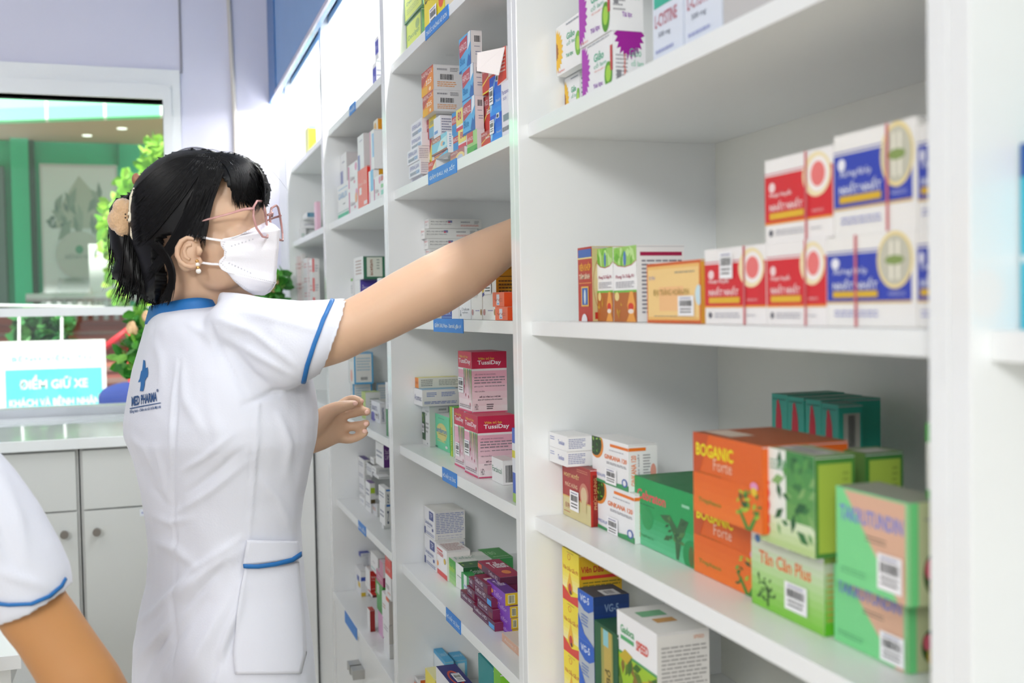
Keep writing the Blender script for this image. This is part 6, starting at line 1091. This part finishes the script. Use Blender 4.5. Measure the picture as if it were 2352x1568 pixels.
# brick steps
st = MB(); BR = mat('9c5248', .8, name='brick', bump=.3, bscale=30); BR2 = mat('b8705c', .8)
for k in range(7):
    zz = A(200, 930-28*k, 6.6+.2*k).z; st.box(-4, 1.2, 6.6+.2*k, 8.2, -.3, zz-.02, BR if k % 2 else BR2); st.box(-4, 1.2, 6.58+.2*k, 6.9+.2*k, zz-.02, zz, mat('8a6a62', .8))
p, q = A(-300, 728, 8.25), A(520, 990, 8.25); st.box(p.x, q.x, 8.25, 8.6, -.3, p.z, BR)
for k in range(6): st.box(-4, 1.2, 8.24, 8.25, A(200, 745+30*k, 8.25).z, A(200, 740+30*k, 8.25).z, '8a4a44')
tag(st.build('steps'), 'red brick steps outside below the window rail', 'steps')
def hedge(name, x0, y0, x1, y1, Y, n, cols, sz, dep=.3, seed=1):
    r = random.Random(seed); m = MB(); p, q = A(x0, y0, Y), A(x1, y1, Y)
    for i in range(n):
        c_ = Vector((r.uniform(p.x, q.x), Y+r.uniform(-dep, dep), r.uniform(q.z, p.z))); leaf(m, c_, r, sz, cols[i % len(cols)])
    return m.build(name)
def leaf(m, c_, r, sz, hexv, d=None, wd=.34):
    d = d or Vector((r.gauss(0, 1), r.gauss(0, 1), r.gauss(0, 1))).normalized(); u_ = d.orthogonal().normalized(); u_.rotate(Matrix.Rotation(r.uniform(0, 6.28), 3, d)); n_ = d.cross(u_)
    s_ = sz*r.uniform(.7, 1.25); m.add([c_, c_+d*s_*.35+u_*s_*wd-n_*s_*.06, c_+d*s_*.75+u_*s_*wd*.7-n_*s_*.08, c_+d*s_-n_*s_*.12, c_+d*s_*.75-u_*s_*wd*.7-n_*s_*.08, c_+d*s_*.35-u_*s_*wd-n_*s_*.06, c_+d*s_*.5], [(0, 1, 6), (1, 2, 6), (2, 3, 6), (3, 4, 6), (4, 5, 6), (5, 0, 6)], hexv)
LC = ['a8e048', '8ccc3c', 'c8f070', '6cb034']; DCc = ['2f7a3c', '3f8f48', '245c30', '58a850']
tag(hedge('hedge', 40, 732, 152, 785, 6.5, 420, DCc, .08, .05, 2), 'clipped green hedge outside behind the thin railing', 'hedge')
rl = MB()
for x in (44, 142): rl.tube([A(x, 728, 6.35), A(x, 930, 6.35)], .007, ALU)
rl.tube([A(-60, 700, 6.35), A(240, 705, 6.35)], .008, ALU); tag(rl.build('railing', smooth=True), 'thin white railing on two posts outside the window', 'railing')
hr = MB(); hr.tube([A(235, 802, 6.3), A(310, 745, 6.3)], .018, mat('e8303c', .4)); hr.tube([A(300, 752, 6.3), A(300, 752, 6.3)*1-Vector((0, 0, A(300, 752, 6.3).z+.3))], .02, mat('e8303c', .4)); tag(hr.build('handrail', smooth=True), 'bright red sloping handrail outside next to the steps', 'handrail')
# parking sign
YS = 6.1; p, q = A(-30, 786, YS), A(246, 945, YS); sg = empty('parking_sign', (p.x, YS, -.3)); tag(sg, 'white and turquoise parking sign board outside behind the counter window', 'sign')
m = MB(); m.box(0, q.x-p.x, 0, .05, q.z+.3, p.z+.3, mat('fafefc', .3, name='sign_white')); m.build('panel', sg)
w_, h_ = q.x-p.x, p.z-q.z
m = MB(); put(m, [('r', .14, .0, .965, .62, '5cf0e6'), ('t', .2, .71, .11, 'BỆNH VIỆN ITO', '58c8cc', .68), ('T', .26, .35, .19, 'ĐIỂM GIỮ XE', 'f8fffe', .58), ('T', .17, .09, .16, 'KHÁCH VÀ BỆNH NHÂN', 'f8fffe', .77)], (0, 0, q.z+.3), (w_, 0, 0), (0, 0, h_), (0, -1, 0), base=.003, step=.001); m.build('lettering_field', sg)
for x_ in (.05, w_-.05): m = MB(); m.tube([(x_, .025, 0), (x_, .025, q.z+.3)], .02, METAL); m.build('leg', sg)
# passer-by in blue behind the sign
b = MB(); X0 = A(360, 900, 5.6); 
chain(b, [Vector((X0.x, 5.6, .28)), Vector((X0.x, 5.6, .58)), Vector((X0.x, 5.6, .85))], [.16, .14, .15]); chain(b, [Vector((X0.x, 5.6, .88)), Vector((X0.x, 5.6, 1.3))], [.06, .055]); b.ell((X0.x, 5.6, 1.13), (.09, .1, .12), W_)
for s in (-1, 1): chain(b, [Vector((X0.x, 5.6+s*.09, .28)), Vector((X0.x-.25, 5.6+s*.1, .20)), Vector((X0.x-.1, 5.6+s*.1, -.2)), Vector((X0.x-.25, 5.6+s*.1, -.27))], [.09, .07, .05, .04])
chain(b, [Vector((X0.x, 5.45, .85)), A(300, 912, 5.42), A(265, 916, 5.4), A(238, 912, 5.4)], [.065, .06, .05, .03])
p3 = fuse(b, 'person', .012, SKIN, it=4); tag(p3, 'passer-by outside in a blue jacket reaching past the sign', 'person')
b = MB(); JB = mat('3a5cc8', .7, name='blue_jacket')
chain(b, [Vector((X0.x, 5.6, .33)), Vector((X0.x, 5.6, .58)), Vector((X0.x, 5.6, .83))], [.175, .155, .165]); chain(b, [Vector((X0.x, 5.45, .85)), A(300, 912, 5.42), A(256, 916, 5.4)], [.085, .075, .062]); fuse(b, 'jacket', .012, JB, it=4, parent=p3)
m = MB(); m.ell((X0.x, 5.61, 1.16), (.105, .115, .12), HAIR); m.build('hair', p3, smooth=True)
# tree outside
tr_ = MB(); tr_.tube([A(350, 1150, 6.2)-Vector((0, 0, A(350, 1150, 6.2).z+.3)), A(345, 800, 6.2), A(352, 500, 6.2), A(372, 345, 6.2)], [.05, .04, .03, .012], mat('6c5a40', .8)); t_ = tr_.build('tree', smooth=True); tag(t_, 'bright green leafy shrub outside behind the nurse', 'tree')
r = random.Random(5); m = MB()
for cx_, cy_, rx, ry, n_ in ((362, 350, 16, 22, 60), (345, 395, 30, 30, 110), (318, 430, 35, 30, 120), (290, 480, 35, 30, 120), (265, 520, 28, 40, 110), (258, 560, 24, 45, 90), (300, 600, 40, 50, 110), (345, 640, 40, 60, 90), (290, 660, 35, 30, 60), (400, 480, 50, 100, 100)):
    for i in range(n_):
        x_, y_ = r.gauss(cx_, rx*.55), r.gauss(cy_, ry*.55); leaf(m, A(x_, y_, 6.2+r.uniform(-.15, .15)), r, .075, LC[i % 4])
m.build('foliage', t_)
# flower arrangements on the counter
def flowers(px, ybase, lab, spots, roses, seed):
    r = random.Random(seed); p = Vector(at(px, ybase, Z=CZ)); p.y = 3.62; p.x = A(px, 850, 3.62).x
    v = empty('flower_arrangement', (p.x, p.y, CZ)); tag(v, lab, 'flowers', 'flower arrangements on the counter')
    m = MB(); m.loft([ringE(Vector((0, 0, z_)), Vector((1, 0, 0)), Vector((0, 1, 0)), r_, r_, n=24) for z_, r_ in ((0, .045), (.04, .06), (.1, .05), (.13, .055))], mat('d8e4e0', .15)); m.build('vase', v, smooth=True)
    m = MB(); ms = MB()
    for cx_, cy_, rx, ry, n_ in spots:
        c0 = A(cx_, cy_, 3.62)-v.location; ms.tube([(0, 0, .08), (c0.x*.5, c0.y*.5, .08+(c0.z-.08)*.6), c0], .0025, '5c8c3c', n=5)
        for i in range(n_): leaf(m, A(r.gauss(cx_, rx*.5), r.gauss(cy_, ry*.5), 3.62+r.uniform(-.06, .06))-v.location, r, .05, (['4c9c30', '2f7a28', '88c850', '3c8c34'])[i % 4])
    m.build('foliage', v); ms.build('stems', v)
    for x_, y_, s_ in roses:
        m = MB(); c0 = A(x_, y_, 3.56)-v.location
        for k in range(9):
            an = k*2.4; rr = s_*(.25+.08*k); m.ell(c0+Vector((math.cos(an)*rr*.5, math.sin(an)*rr*.5, -.002*k)), (s_*.42, s_*.42, s_*.6), mat('f2c898', .6), nu=10, nv=6)
        m.build('rose', v, smooth=True)
flowers(345, 900, 'bouquet with peach rose and green leaves behind the nurse\'s back', [(322, 735, 18, 16, 26), (335, 770, 22, 26, 40), (318, 790, 18, 20, 30), (300, 812, 24, 12, 26), (312, 840, 20, 16, 24), (325, 870, 16, 16, 20), (350, 830, 30, 60, 60)], [(302, 747, .024), (335, 720, .018)], 3)
flowers(600, 900, 'bouquet with pale roses and dark leaves in front of the nurse\'s chin', [(600, 675, 22, 22, 50), (580, 690, 20, 16, 40), (625, 655, 16, 18, 24), (640, 640, 10, 12, 10), (650, 632, 6, 8, 6), (632, 685, 14, 16, 20), (600, 720, 40, 30, 50)], [(622, 652, .02), (632, 636, .014)], 8)
bpy.data.objects.remove(_to)
